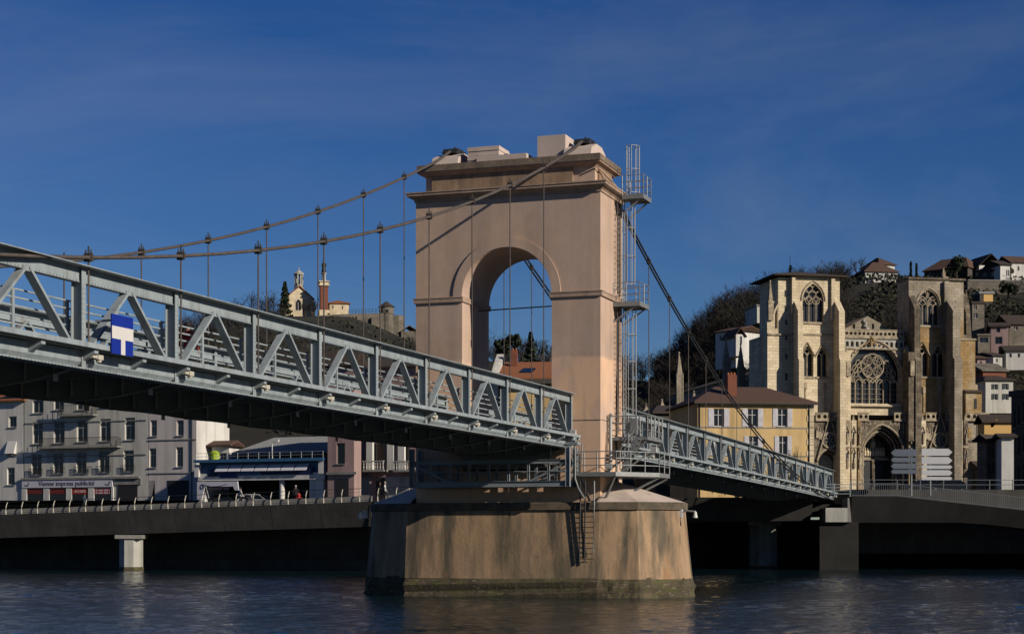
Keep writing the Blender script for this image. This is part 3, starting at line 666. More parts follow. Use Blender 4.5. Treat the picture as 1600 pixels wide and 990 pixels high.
railing(MB(), [(2.6, -.5, 6.9), (4.3, -.5, 6.9)], 1.0, 2, .024).build('side_railing', 'galvanised', sp_, off=O)
deckp('landing', [(5.2, 1.4), (7.3, 1.4), (7.3, 4.6), (5.2, 4.6)], 8.35, .16)
railing(MB(), [(5.22, 1.42, 8.35), (7.28, 1.42, 8.35), (7.28, 4.6, 8.35)], 1.1, 3, .03).build('landing_railing', 'galvanised', sp_, off=O)
MB().box(6.1, 6.8, 1.40, 1.43, 8.5, 9.3).build('toe_board', 'galvanised', sp_, off=O)
m = MB()
for t in (.55, 1.2):
    m.beam((6.15, t, 6.5), (7.0, t, 8.3), .05, .18)
for i in range(7): k = i/7+.07; m.box(6.15+.85*k-.1, 6.15+.85*k+.1, .57, 1.18, 6.5+1.8*k, 6.53+1.8*k)
m.build('stair', 'galvanised', sp_, off=O)
for t in (.55, 1.2): railing(MB(), [(6.05, t, 6.6), (6.95, t, 8.4)], 1.0, 2, .024).build('stair_rail', 'galvanised', sp_, off=O)
for p, q in (((4.4, -1.0, 6.2), (4.6, -.1, 5.0)), ((6.2, -1.0, 6.2), (5.4, -.1, 5.0)), ((7.9, 1.4, 6.2), (6.2, 1.2, 5.3)), ((7.9, 3.2, 6.2), (6.2, 3.0, 5.3)), ((7.2, 1.5, 8.1), (5.25, 1.5, 6.7)), ((7.2, 4.5, 8.1), (5.25, 4.3, 6.7))):
    MB().beam(p, q, .1, .1).build('brace', 'galvanised', sp_, off=O)
m = MB(); m.tube([(5.35, 1.2, 6.6), (5.35, 1.2, 9.4)], .1, 8); m.lathe((5.35, 1.2, 9.4), [(.1, 0), (.13, .1), (.02, .22)], 8); m.build('valve_pipe', 'galvanised', sp_, off=O)
for i, (u, t, z) in enumerate(((7.75, 1.0, 7.55), (5.9, -1.0, 6.62), (3.9, -.7, 8.4))):
    fl = bthing('flood_light', ['small white floodlight on the right corner of the service platform', 'small white floodlight lying on the service platform floor', 'small white floodlight at the span end beside the tower'][i], 'floodlight', u, t, z, 'small floodlights')
    MB().hexa([(-.14, -.1, 0), (.14, -.1, 0), (.14, .08, -.05), (-.14, .08, -.05), (-.17, -.16, .24), (.17, -.16, .24), (.14, .06, .26), (-.14, .06, .26)]).build('housing', 'sign_white', fl); MB().box(-.03, .03, .0, .04, -.14, .0).build('stem', 'galvanised', fl)
# pier ladder
pl = bthing('pier_ladder', 'dark iron rung ladder fixed to the river face of the pier', 'ladder', 4.9, -.95, 1.9)
O = (4.9, -.95, 1.9)
for u, mt in ((4.35, 'iron'), (4.62, 'iron'), (5.1, 'galvanised')):
    MB().tube([(u, -1.12, 1.8 if u < 5 else 2.3), (u, -.98, 5.0), (u, -.98, 6.0)], .04, 5).build('stile', mt, pl, off=O)
for i in range(12): MB().tube([(4.35, -1.1+.011*i, 2.0+.27*i), (4.62+.45*(i > -1), -1.1+.011*i, 2.0+.27*i)], .02, 5).build('rung', 'iron', pl, off=O)
# lamp arms on the pier
for u, t, s, lb in ((9.0, 1.6, 1, 'white river lamp on a bracket arm at the right end of the pier'), (-8.2, .2, -1, 'grey river lamp on a bracket arm at the shaded left end of the pier')):
    la = bthing('river_lamp', lb, 'lamp', u, t, 4.3, 'lamps on the pier')
    MB().box(-.12, .12, -.12, .12, -.15, .25).build('wall_box', 'sign_white', la)
    MB().tube([(0, 0, .12), (.45*s, -.15, .17), (.85*s, -.25, .14)] if s > 0 else [(0, 0, .1), (.05, -.5, .1), (.1, -.9, .12)], .035, 6).build('arm', 'sign_white', la)
    e = (.85, -.25) if s > 0 else (.1, -.9)
    MB().lathe((e[0], e[1], -.18), [(.13, 0), (.11, .1), (.07, .3), (.0, .36)], 10).build('lamp_head', 'sign_white', la)
# inspection gantry under the left span
ga = bthing('inspection_gantry', 'blue-grey steel inspection gantry hung under the left span against the tower', 'gantry', -.3, -1.6, 5.5)
O = (-.3, -1.6, 5.5)
U0, U1 = -4.75, 3.95
for t in (-1.65, -.4):
    MB().ibeam((U0, t, 5.86), (U1, t, 5.86), (0, 0, 1), .3, .14).build('bottom_rail', 'steel_g', ga, off=O)
    MB().ibeam((U0, t, 7.0), (U1, t, 7.0), (0, 0, 1), .2, .12).build('top_rail', 'steel_g', ga, off=O)
    for u in (U0+.05, U1-.05): MB().ibeam((u, t, 5.7), (u, t, ZB-.02), (1, 0, 0), .24, .2).build('leg', 'steel_g', ga, off=O)
    for i in range(1, 8): u = U0+(U1-U0)*i/8; MB().ibeam((u, t, 6.0), (u, t, 6.92), (1, 0, 0), .12, .1).build('upright', 'steel_g', ga, off=O)
    MB().tube([(U0, t-.05, 6.5), (U1, t-.05, 6.5)], .022, 5).build('mid_rail', 'steel_g', ga, off=O)
    for a, b in (((U0+.1, t, 6.9), (U0+2.1, t, 6.0)), ((U1-.1, t, 6.9), (U1-2.1, t, 6.0))): MB().beam(a, b, .08, .1).build('diagonal', 'steel_g', ga, off=O)
for i in range(12): u = U0+.35+i*.72; MB().box(u-.3, u+.3, -1.6, -.45, 5.9, 5.93).build('floor_grating', 'steel_g', ga, off=O)
m = MB(); m.tube([(4.15, -1.2, 8.1), (4.15, -1.2, 6.1), (4.3, -1.1, 5.6), (4.6, -1.05, 5.1)], .05, 6); m.build('hose', 'galvanised', ga, off=O)
m = MB()
for q in (-.25, .05, .3): m.tube([(4.0, -1.0+q*.3, 8.0), (4.0, -1.0+q*.3, 8.35)], .13, 8)
m.box(3.6, 4.3, -1.3, -.7, 7.85, 8.0); m.build('roller_housing', 'steel_g', ga, off=O)
# ------------------------------------------------------------------ houses
def window(root, z0, r, fm='frame_white', shutter=None, sill=True, cross=True, gm='glass', depth=.16, name='window', arch=0):
    x0, a, x1, b = r; w = x1-x0; O = (0, 0, z0); t = min(.09, w*.1)
    m = MB(); outl = rect(x0, a, x1, b); m.prism(outl, depth, depth+.07, [rect(x0+t, a+t, x1-t, b-t)])
    if cross: m.box((x0+x1)/2-t*.4, (x0+x1)/2+t*.4, depth+.005, depth+.06, a+t, b-t)
    if cross and b-a > 1.5: m.box(x0+t, x1-t, depth+.007, depth+.058, a+(b-a)*.64, a+(b-a)*.64+t*.6)
    o = m.build(name, fm, root, off=O)
    MB().box(x0+t*.5, x1-t*.5, depth+.03, depth+.045, a+t*.5, b-t*.5).build('pane', gm, o, off=O)
    if sill: MB().box(x0-.1, x1+.1, -.1, depth, a-.1, a-.003).build('sill', 'concrete', o, off=O)
    if shutter:
        for s in (0, 1):
            sw = w*.5; u0 = x0-sw-.02 if s == 0 else x1+.02
            m = MB(); m.box(u0, u0+sw, -.06, -.005, a, b)
            k = max(3, int((b-a)/.16))
            for i in range(k): z = a+(b-a)*(i+.5)/k; m.box(u0+.06, u0+sw-.06, -.075, -.06, z-.03, z+.03)
            m.build('shutter', shutter, root, off=O)
    return o
def body(root, z0, x0, x1, zb, zt, depth, wm, holes=(), gable=None):
    O = (0, 0, z0); top = [(x1, zt), (x0, zt)] if not gable else [(x1, zt), ((x0+x1)/2, zt+gable), (x0, zt)]
    MB().prism([(x0, zb), (x1, zb)]+top, 0, .32, holes).build('front_wall', wm, root, off=O)
    m = MB(); m.prism([(x0+.01, zb), (x1-.01, zb)]+[(p[0]+(.01 if p[0] == x0 else -.01 if p[0] == x1 else 0), p[1]-.01) for p in top], .321, depth); m.build('wall', wm, root, off=O)
def gable_roof(root, z0, x0, x1, zt, depth, rise, mt, along='x', eave=.45, hip=0):
    O = (0, 0, z0); e = eave; m = MB(); th = .18
    if along == 'x':
        y0, y1, ym = -e, depth+e, depth/2; a0, a1 = x0-e, x1+e; h = hip
        zE = zt-.02
        top = [(a0, y0, zE), (a1, y0, zE), (a1, y1, zE), (a0, y1, zE), (a0+h, ym, zE+rise), (a1-h, ym, zE+rise)]
        vs = top+[(p[0], p[1], p[2]+th) for p in top]
        fs = [(6, 7, 11, 10), (8, 9, 10, 11), (7, 8, 11), (9, 6, 10), (0, 4, 5, 1), (2, 5, 4, 3), (1, 5, 2), (3, 4, 0), (0, 1, 7, 6), (1, 2, 8, 7), (2, 3, 9, 8), (3, 0, 6, 9)]
        m.add(vs, fs)
    else:
        xm = (x0+x1)/2
        for s in (-1, 1):
            xe = x0-e if s < 0 else x1+e; k = e*rise/((x1-x0)/2)
            m.hexa([(xe, -e, zt-k), (xm, -e, zt+rise), (xm, depth+e, zt+rise), (xe, depth+e, zt-k), (xe, -e, zt-k+th), (xm, -e, zt+rise+th), (xm, depth+e, zt+rise+th), (xe, depth+e, zt-k+th)])
    return m.build('roof', mt, root, off=O)
def chimney(root, z0, x, y, z, h, w=.5, mt='brick', pots=2):
    o = MB().box(x-w/2, x+w/2, y-w/2, y+w/2, z, z+h).build('chimney', mt, root, off=(0, 0, z0))
    m = MB()
    for i in range(pots): m.lathe((x-w/2+w*(i+.5)/pots, y, z+h), [(w*.16, 0), (w*.12, .3)], 8)
    m.build('chimney_pot', 'tile_orange', o, off=(0, 0, z0))
def house(name, label, Fc, c0, c1, rt, zb, depth, wm, wins=(), roof=('gx', 1.5, 'tile'), fm='frame_white', shutter=None, group=None, sill=True, cat='house', cross=True, gable=None, gm='glass', base=None):
    root = Fc.root(name, label, cat, zb, group); z0 = zb
    x0, x1 = Fc.x(c0), Fc.x(c1); zt = Fc.p((c0+c1)/2, rt)[1]; rs = []
    for (a, b, c, d) in wins:
        p, q = Fc.p(a, d), Fc.p(c, b); zz0, zz1 = Fc.p((a+c)/2, d)[1], Fc.p((a+c)/2, b)[1]; rs.append((p[0], zz0, q[0], zz1))
    body(root, z0, x0, x1, zb, zt, depth, wm, [rect(r[0], r[1], r[2], r[3]) for r in rs], gable)
    for r in rs: window(root, z0, r, fm, shutter, sill, cross, gm)
    if roof:
        if roof[0] == 'gx': gable_roof(root, z0, x0, x1, zt, depth, roof[1], roof[2], 'x', hip=roof[3] if len(roof) > 3 else 0)
        elif roof[0] == 'gy': gable_roof(root, z0, x0, x1, zt, depth, roof[1], roof[2], 'y')
        elif roof[0] == 'flat':
            MB().box(x0-.25, x1+.25, -.25, depth+.25, zt+.003, zt+roof[1]).build('roof', roof[2], root, off=(0, 0, z0))
    root['_x'] = 0; del root['_x']
    return root, x0, x1, zt
LA = R(-22)
LF = Face(135, 203, LA)
# far-left white house
h, x0, x1, zt = house('town_house', 'white rendered house at the left edge with three small windows', LF, -70, 36, 628, 5.4, 10, 'wall_white', [(13.5, 650, 26, 667), (12, 689, 26, 711), (11, 730, 23, 757)], ('gx', 1.4, 'tile_orange'), group='town houses on the left quay')
m = MB(); a = LF.p(12, 689); b = LF.p(26, 711); m.hexa([(a[0], -.04, a[1]-1.5), (b[0], -.04, a[1]-1.5), (b[0], 0, a[1]-.1), (a[0], 0, a[1]-.1), (a[0], -.6, a[1]-1.45), (b[0], -.6, a[1]-1.45), (b[0], -.03, a[1]), (a[0], -.03, a[1])]); m.build('awning_blind', 'sign_white', h, off=(0, 0, 5.4))
# five-bay house with balconies and the sign shop
wi = [(51, 659, 67, 693), (84, 657, 101, 692), (120, 656, 137, 690), (156, 654, 173, 689), (195, 652, 211, 687), (49, 709, 65, 742), (83, 707, 99, 740), (119, 706, 135, 739), (154, 704, 171, 738), (193, 703, 209, 737), (51, 625, 68, 645), (84, 623, 100, 640), (120, 622, 137, 640), (156, 620, 173, 636), (195, 618, 211, 633)]
h, x0, x1, zt = house('town_house', 'grey-green five-bay house with two iron balconies above the red shop fronts', LF, 38, 231, 596, 5.6, 11, 'wall_grey', wi, ('gx', 1.6, 'tile'), shutter=None, group='town houses on the left quay')
O = (0, 0, 5.6)
def balcony(c0, c1, rb, h=1.0, dep=.85):
    xa, z = LF.p(c0, rb); xb, z2 = LF.p(c1, rb); zz = LF.p((c0+c1)/2, rb)[1]
    b = MB().box(xa, xb, -dep, -.003, zz-.16, zz).build('balcony', 'concrete', h_, off=O)
    m = MB(); n = int((xb-xa)/.14)
    for i in range(n+1): x = xa+(xb-xa)*i/n; m.box(x-.012, x+.012, -dep+.02, -dep+.045, zz, zz+h)
    for q in (xa, xb-.03):
        for i in range(5): m.box(q, q+.03, -dep+.03+i*.16, -dep+.055+i*.16, zz, zz+h)
    m.box(xa, xb, -dep+.01, -dep+.055, zz+h, zz+h+.05); m.box(xa, xb, -dep+.01, -dep+.055, zz+.1, zz+.13); m.build('balustrade', 'iron', b, off=O)
h_ = h
balcony(66, 190, 698); balcony(98, 152, 648, 1.1); 
for c0, c1, rb in ((46, 68, 742), (80, 102, 740), (116, 145, 739), (151, 174, 738), (190, 212, 737)):
    xa, _ = LF.p(c0, rb); xb, z = LF.p(c1, rb); m = MB(); n = int((xb-xa)/.15)
    for i in range(n+1): x = xa+(xb-xa)*i/n; m.box(x-.012, x+.012, -.16, -.14, z, z+.75)
    m.box(xa, xb, -.17, -.13, z+.72, z+.77); m.build('window_guard', 'iron', h, off=O)
for r0 in (700, 647): 
    a, b = LF.p(40, r0), LF.p(229, r0); MB().box(a[0], b[0], -.07, -.002, LF.p(135, r0)[1]-.9, LF.p(135, r0)[1]-.78).build('string_course', 'concrete', h, off=O)
# shop front: fascia, piers, red panels, dark glass
def txt(body_, size, parent, loc, mt, off_ext=.008, align='CENTER'):
    c = bpy.data.curves.new('lettering', 'FONT'); c.body = body_; c.size = size; c.align_x = align; c.align_y = 'CENTER'; c.extrude = off_ext
    t = bpy.data.objects.new('t', c); COL.objects.link(t); dg = bpy.context.evaluated_depsgraph_get(); me = bpy.data.meshes.new_from_object(t.evaluated_get(dg))
    bpy.data.objects.remove(t); o = bpy.data.objects.new('lettering', me); COL.objects.link(o); me.materials.clear(); me.materials.append(MATS[mt])
    o.parent = parent; o.location = loc; o.rotation_euler = (R(90), 0, 0); return o
sa, sb = LF.x(36), LF.x(177); sz1 = LF.p(105, 749)[1]; sz0 = LF.p(105, 761)[1]
fa = MB().box(sa, sb, -.22, -.003, sz0, sz1).build('shop_fascia', 'banner', h, off=O)
tx = txt('Vienne impress publicité', .78, fa, ((sa+sb)/2, -.232, (sz0+sz1)/2-5.6), 'ink')
for x in (sa+.7, sb-.6):
    m = MB()
    for k in range(3): m.tube([(x-.35+.12*k, -.225, sz0+.35-.05*k), (x-.05+.1*k, -.225, sz0+.2), (x+.3, -.225, sz0+.45+.1*k)], .03, 4)
    m.build('emblem', 'ink', fa, off=O)
MB().box(sa-.1, sb+3.6, -.3, -.004, sz1+.02, sz1+.25).build('shop_cornice', 'concrete', h, off=O)
bays = [(43, 69), (78, 104.5), (113, 139), (148, 175)]
for i, (c0, c1) in enumerate(bays):
    a, b = LF.x(c0), LF.x(c1); zr = LF.p((c0+c1)/2, 762)[1]-.02
    MB().box(a, b, -.06, -.004, 5.65, zr).build('shop_window', 'glass', h, off=O)
    rp_ = MB().box(a+.02, b-.02, -.1, -.061, zr-.66, zr-.02).build('red_panel', 'red' if i > 1 else 'dark_red', h, off=O)
    if i == 2: txt('ACCUEIL', .4, rp_, ((a+b)/2, -.108, zr-.36-5.6), 'sign_white')
    if i == 3:
        for dz_ in (.22, .52):
            m = MB()
            for q in range(14):
                if q % 5 != 2: m.box(a+.2+q*(b-a-.4)/14, a+.2+(q+.7)*(b-a-.4)/14, -.106, -.1, zr-dz_-.1, zr-dz_+.08)
            m.build('small_print', 'banner', rp_, off=O)
for c0, c1 in ((35, 43), (69, 78), (104.5, 113), (139, 148), (175, 178)):
    a, b = LF.x(c0), LF.x(c1); MB().box(a, b, -.16, -.005, 5.6, sz0-.004).build('shop_pier', 'wall_white', h, off=O)
a, b = LF.x(184), LF.x(215); MB().box(a, b, -.05, -.004, 5.65, LF.p(200, 757)[1]).build('garage_opening', 'iron', h, off=O)
a, b = LF.x(180), LF.x(221); zz = LF.p(200, 757)[1]; MB().box(a, b, -.12, -.006, zz+.02, zz+.75).build('garage_lintel', 'concrete', h, off=O)
# mauve two-bay house
wi = [(235, 656, 245, 681), (276, 656, 287, 680), (233, 700, 244, 730), (275, 698, 286, 729), (231, 750, 242, 783)]
h, x0, x1, zt = house('town_house', 'mauve-grey two-bay house with a sunlit white end wall beside the blue station', LF, 232, 307, 605, 5.8, 7, 'wall_mauve', wi, ('gx', 1.4, 'tile'), group='town houses on the left quay')
a, b = LF.x(262), LF.x(295); zz = LF.p(278, 750)[1]; MB().box(a, b, -.04, -.004, 5.85, zz).build('shop_opening', 'iron', h, off=(0, 0, 5.8))
for r0 in (686, 738): z = LF.p(270, r0)[1]; MB().box(x0, x1, -.08, -.004, z-.1, z).build('string_course', 'concrete', h, off=(0, 0, 5.8))
MB().box(x1+.003, x1+.03, .3, 6.9, 5.8, zt-.05).build('end_wall', 'wall_white', h, off=(0, 0, 5.8))
MB().tube([(LF.x(300), -.06, 5.9), (LF.x(300), -.06, zt-.2)], .05, 6).build('downpipe', 'iron', h, off=(0, 0, 5.8))
# small cream house and white block set back behind the station
BF = Face(330, 205, LA)
house('town_house', 'narrow white house set back behind the left end of the blue station', BF, 312, 326, 640, 6, 2.6, 'wall_white', [], ('gx', 1.5, 'tile_orange'), group='town houses on the left quay')
CF = Face(345, 199, LA)
house('garden_house', 'low cream house with orange tiles and a white framed window above the station roof', CF, 331, 358, 697, 6, 2.2, 'wall_white', [(342, 707, 354, 724)], ('gx', .55, 'tile'))
WF = Face(430, 196, LA)
h, x0, x1, zt = house('warehouse', 'long shed with striped corrugated roof behind the blue station', WF, 366, 512, 708, 6, 9, 'wall_dark', [], None, cat='warehouse')
m = MB(); n = 34
for i in range(n):
    a, b = x0+(x1-x0)*i/n, x0+(x1-x0)*(i+.55)/n
    m.hexa([(a, -.6, zt), (b, -.6, zt), (b, 9, zt+2.2), (a, 9, zt+2.2), (a, -.6, zt+.16), (b, -.6, zt+.16), (b, 9, zt+2.36), (a, 9, zt+2.36)])
m.hexa([(x0, -.62, zt-.08), (x1, -.62, zt-.08), (x1, 9, zt+2.1), (x0, 9, zt+2.1), (x0, -.62, zt+.04), (x1, -.62, zt+.04), (x1, 9, zt+2.24), (x0, 9, zt+2.24)])
m.build('striped_roof', 'corrugated', h, off=(0, 0, 6))
m = MB()
for i in range(26): x = x0+(x1-x0)*(i+.5)/26; m.box(x-.05, x+.05, -.06, -.004, zt-1.9, zt-.1)
m.build('slats', 'concrete', h, off=(0, 0, 6))
# blue filling station
SF = Face(410, 181, LA)
st = SF.root('filling_station', 'low blue station building with navy fascia panels and a dark open garage', 'station', 6)
O = (0, 0, 6); xa, xb = SF.x(309), SF.x(507)
def zrow(c, r): return SF.p(c, r)[1]
zc = zrow(410, 748); zt = zrow(410, 721)
MB().box(xa, xb, .3, 9, zc, zt).build('upper_storey', 'station_blue', st, off=O)
MB().box(xa-.2, xb+.1, -.5, 9.2, zt+.003, zt+.3).build('roof_slab', 'station_blue', st, off=O)
MB().box(xa, xb, .02, .3, zc-.1, zc+.62).build('white_beam', 'wall_white', st, off=O)
m = MB()
for i in range(7): a = xa+2.2+(xb-xa-4)*i/7; m.hexa([(a+.03, -.35, zt-.95), (a+(xb-xa-4)/7-.12, -.35, zt-.95), (a+(xb-xa-4)/7-.03, .2, zt-.3), (a+.12, .2, zt-.3), (a+.03, -.4, zt-.93), (a+(xb-xa-4)/7-.12, -.4, zt-.93), (a+(xb-xa-4)/7-.03, .15, zt-.27), (a+.12, .15, zt-.27)])
m.build('canopy_panels', 'banner', st, off=O)
for c0, c1, r0, r1, mt in ((325, 342, 733, 744, 'navy'), (343, 371, 733, 746, 'sign_navy'), (372, 406, 733, 742, 'station_blue'), (407, 489, 729, 741, 'navy')):
    a, b = SF.x(c0), SF.x(c1); MB().box(a, b, -.02, .29, zrow((c0+c1)/2, r1), zrow((c0+c1)/2, r0)).build('fascia_panel', mt, st, off=O)
for c, r, w in ((503, 727, .55), (309, 733, .5)):
    x = SF.x(c); MB().box(x-w/2, x+w/2, -.25, .28, zrow(c, r)-.8, zrow(c, r)+.5).build('sign_box', 'sign_white', st, off=O)
MB().box(xa, xb, 5, 5.2, 6, zc-.1).build('back_wall', 'iron', st, off=O)
MB().box(xa, xa+.8, .1, 5, 6, zc-.1).build('side_wall', 'wall_white', st, off=O); MB().box(xb-1.8, xb-.2, .2, 5, 6, zc-.1).build('side_wall', 'wall_white', st, off=O)
for c in (437,): MB().lathe((SF.x(c), .5, 6), [(.28, 0), (.28, zc-6.1)], 12).build('column', 'wall_white', st, off=O)
m = MB(); a, b = SF.x(309), SF.x(372); za, zb = zrow(340, 775), zrow(340, 752)
m.prism([(a, zb), (b, zb), (b+.15, za+.6), (b-.3, za+.6), (b-.5, za+1.0), (a+.9, za+1.0), (a+.6, za-.3), (a+.0, za-.3)], -.15, .0)
bn = m.build('banner', 'banner', st, off=O); 
m = MB(); m.tube([(a+.65+.2*math.cos(q), -.16, zb-.5+.24*math.sin(q)) for q in [i*math.pi/6 for i in range(12)]], .045, 5, closed=True); m.tube([(a+.8, -.16, zb-.3), (a+1.7, -.16, zb-.5), (a+2.8, -.16, zb-.45), (a+3.6, -.16, zb-.25)], .03, 5); m.build('emblem', 'ink', bn, off=O)
m = MB()
for q in range(16):
    if q != 11: m.box(a+1.15+q*.17, a+1.26+q*.17, -.158, -.15, zb-.82, zb-.66+.03*(q % 2))
m.build('small_print', 'ink', bn, off=O)
m = MB(); xs_ = [xa+(xb-xa)*i/12 for i in range(13)]
for x in xs_: m.tube([(x, -.3, zt+.3), (x, -.3, zt+.95)], .025, 5)
for z in (.62, .95): m.tube([(xa, -.3, zt+z), (xb, -.3, zt+z)], .022, 5)
m.build('roof_railing', 'galvanised_bright', st, off=O)
cc = thing('security_camera', 'white bracketed camera standing on the station roof edge', 'camera', (*((SF.O+SF.e*SF.x(424))[:]), zt+.3), LA)
MB().tube([(0, .2, 0), (0, .2, 1.5), (.25, .2, 1.75)], .06, 6).build('mast', 'sign_white', cc); MB().box(.1, .75, .1, .3, 1.7, 1.95).build('camera_body', 'sign_white', cc)
bn_ = thing('plant_tub', 'bright lime green tub at the left end of the station roof', 'tub', (*((SF.O+SF.e*SF.x(333)+Vector((0, 1)))[:]), zt+.3), LA)
MB().lathe((0, 0, 0), [(.4, 0), (.5, .6), (.55, .6), (.55, .68)], 10).build('tub', 'lime', bn_)
MB().lathe((0, 0, .68), [(.45, 0), (.5, .15), (.2, .3), (0, .32)], 8).build('foliage', 'lime', bn_)
# pink house and the villa with balustrades
QF = Face(580, 176, LA)
h, x0, x1, zt = house('town_house', 'dusty pink house with one tall dark window beside the station', QF, 512, 553, 572, 6.3, 1.6, 'wall_pink', [(526, 692, 539, 724)], ('gx', 1.5, 'tile_dark'), fm='shutter_dark', cross=False, group='town houses on the left quay')
z = QF.p(535, 737)[1]; MB().box(x0, x1+.4, -.3, -.004, z-.25, z).build('ledge', 'concrete', h, off=(0, 0, 6.3)); a, b = QF.x(525), QF.x(545); MB().box(a, b, -.05, -.005, 6.3, z-.7).build('doorway', 'iron', h, off=(0, 0, 6.3))
m = MB().box(x0, x1, -.1, -.003, 6.3, z-.26); 
QG = Face(600, 179, LA)
h, x0, x1, zt = house('villa', 'mauve villa with arched dark windows and stone balustrades left of the tower', QG, 557, 690, 574, 6.3, 12, 'wall_pink', [(583, 692, 606, 723), (628, 692, 640, 723)], ('gx', 1.6, 'tile_dark'), fm='concrete', cross=False)
O = (0, 0, 6.3)
for cx in (596, 640, 672):
    p = QG.p(cx, 600); w_ = 1.25; m = MB().prism(rounded(p[0], p[1]-1.9, w_, p[1]-.2, 10), -.05, -.004); m.build('arched_window', 'glass', h, off=O)
for c0, c1 in ((577, 607), (624, 690)):
    a, b = QG.x(c0), QG.x(c1); z = QG.p((c0+c1)/2, 734)[1]
    bl = MB().box(a-.1, b+.1, -1.3, -.003, z-.2, z).build('balcony', 'concrete', h, off=O)
    MB().box(a-.1, b+.1, -1.35, -1.15, z+.78, z+.9).build('handrail', 'pale_concrete', bl, off=O)
    n = max(5, int((b-a)/.28)); bm_ = MB().lathe((0, 0, 0), [(.06, 0), (.09, .2), (.05, .4), (.08, .6), (.06, .78)], 8).mesh('baluster', 'pale_concrete')
    for i in range(n+1): inst('baluster', bm_, bl, (a+(b-a)*i/n, -1.25, z-6.3))
for c in (579.5, 612, 629): a = QG.x(c); MB().box(a-.35, a+.35, -.35, -.004, QG.p(c, 734)[1], QG.p(c, 690)[1]+.6).build('pilaster', 'wall_white', h, off=O)
for c0, c1, mt in ((560, 578, 'pale_concrete'), (588, 600, 'iron'), (603, 640, 'pale_concrete')): MB().box(QG.x(c0), QG.x(c1), -.12, -.006, 6.3, QG.p(590, 745)[1]).build('ground_floor_panel', mt, h, off=O)
# house seen through the arch
AF = Face(820, 212, R(-6))
h, x0, x1, zt = house('town_house', 'house with orange tiled roof and skylight seen through the arch', AF, 783, 905, 590, 7, 14, 'wall_yellow', [(838, 601, 848, 622)], None)
O = (0, 0, 7)
rf_ = MB().hexa([(x0-.5, -1.0, zt-.2), (x1, -1.0, zt-.2), (x1, 7, zt+2.4), (x0-.5, 7, zt+2.4), (x0-.5, -1.0, zt), (x1, -1.0, zt), (x1, 7, zt+2.6), (x0-.5, 7, zt+2.6)]).build('roof', 'tile_orange', h, off=O)
MB().box(x0-.4, x1, -1.1, -.8, zt-.75, zt-.21).build('eaves_board', 'wall_dark', h, off=O)
sk = AF.x(822); MB().hexa([(sk-.9, 1.2, zt+.62), (sk+.6, 1.2, zt+.62), (sk+.9, 3.2, zt+1.27), (sk-.6, 3.2, zt+1.27), (sk-.9, 1.2, zt+.85), (sk+.6, 1.2, zt+.85), (sk+.9, 3.2, zt+1.5), (sk-.6, 3.2, zt+1.5)]).build('skylight', 'glass', rf_, off=O)
MB().hexa([(x0-1.3, .5, 7), (x0-.4, .5, 7), (x0-.4, 12, 7), (x0-1.3, 12, 7), (x0-1.3, .5, zt+.6), (x0-.4, .5, zt+.4), (x0-.4, 7, zt+3.6), (x0-1.3, 7, zt+3.6)]).build('party_wall', 'wall_grey', h, off=O)
chimney(h, 7, AF.x(797), 5, zt+1.6, 2.2, .75)
# yellow house with pale shutters
YF = Face(1178, 190, R(9))
wi = [(1115, 638, 1131, 666), (1168, 638, 1184, 666), (1215, 638, 1230, 666), (1170, 681, 1184, 709), (1217, 681, 1230, 710), (1117, 683, 1131, 711)]
h, x0, x1, zt = house('town_house', 'ochre yellow house with pale lilac shutters right of the tower', YF, 1090, 1271, 630, 7.4, 12, 'wall_yellow', wi, ('gx', 2.1, 'tile', 4), shutter='shutter_white')
O = (0, 0, 7.4)
for c in (1093, 1264): MB().tube([(YF.x(c), -.08, 7.4), (YF.x(c), -.08, zt)], .06, 6).build('downpipe', 'iron', h, off=O)
for r0 in (667, 711): z = YF.p(1180, r0)[1]; MB().box(x0, x1, -.05, -.004, z-.12, z).build('string_course', 'concrete', h, off=O)
m = MB()
for i in range(16): m.box(x1-.75 if i % 2 else x1-.5, x1+.05, -.05, -.003, 7.4+i*(zt-7.4)/16+.02, 7.4+(i+1)*(zt-7.4)/16-.02)
m.build('quoins', 'limestone', h, off=O)
chimney(h, 7.4, YF.x(1153), 2.6, zt+.6, 2.6, 1.0, pots=3)
MB().box(x0-.5, x1+.5, -.62, -.5, zt-.12, zt+.02).build('gutter', 'iron', h, off=O)
for c in (1172, 1236):
    bt = thing('garden_shrub', 'bare twiggy shrub by the yellow house, '+('left of its middle windows' if c < 1200 else 'below its right windows'), 'shrub', (*((YF.O+YF.e*YF.x(c)+Vector((0, -1.2)))[:]), 7.4), 0, 'shrubs by the yellow house')
    m = MB()
    for i in range(40):
        a = random.uniform(0, 6.28); r = random.uniform(.2, 1.3); m.tube([(0, 0, .3), (math.cos(a)*r*.5, math.sin(a)*r*.5, 2.0), (math.cos(a)*r, math.sin(a)*r, 5.6*random.uniform(.7, 1))], [.05, .03, .01], 4)
    m.build('twigs', 'twig', bt)
DF = Face(1050, 205, R(9))
house('town_house', 'low dark roofed house between the ladder and the yellow house', DF, 1024, 1086, 646, 7.2, 11, 'wall_dark', [], ('gx', 1.2, 'tile_dark', 2))
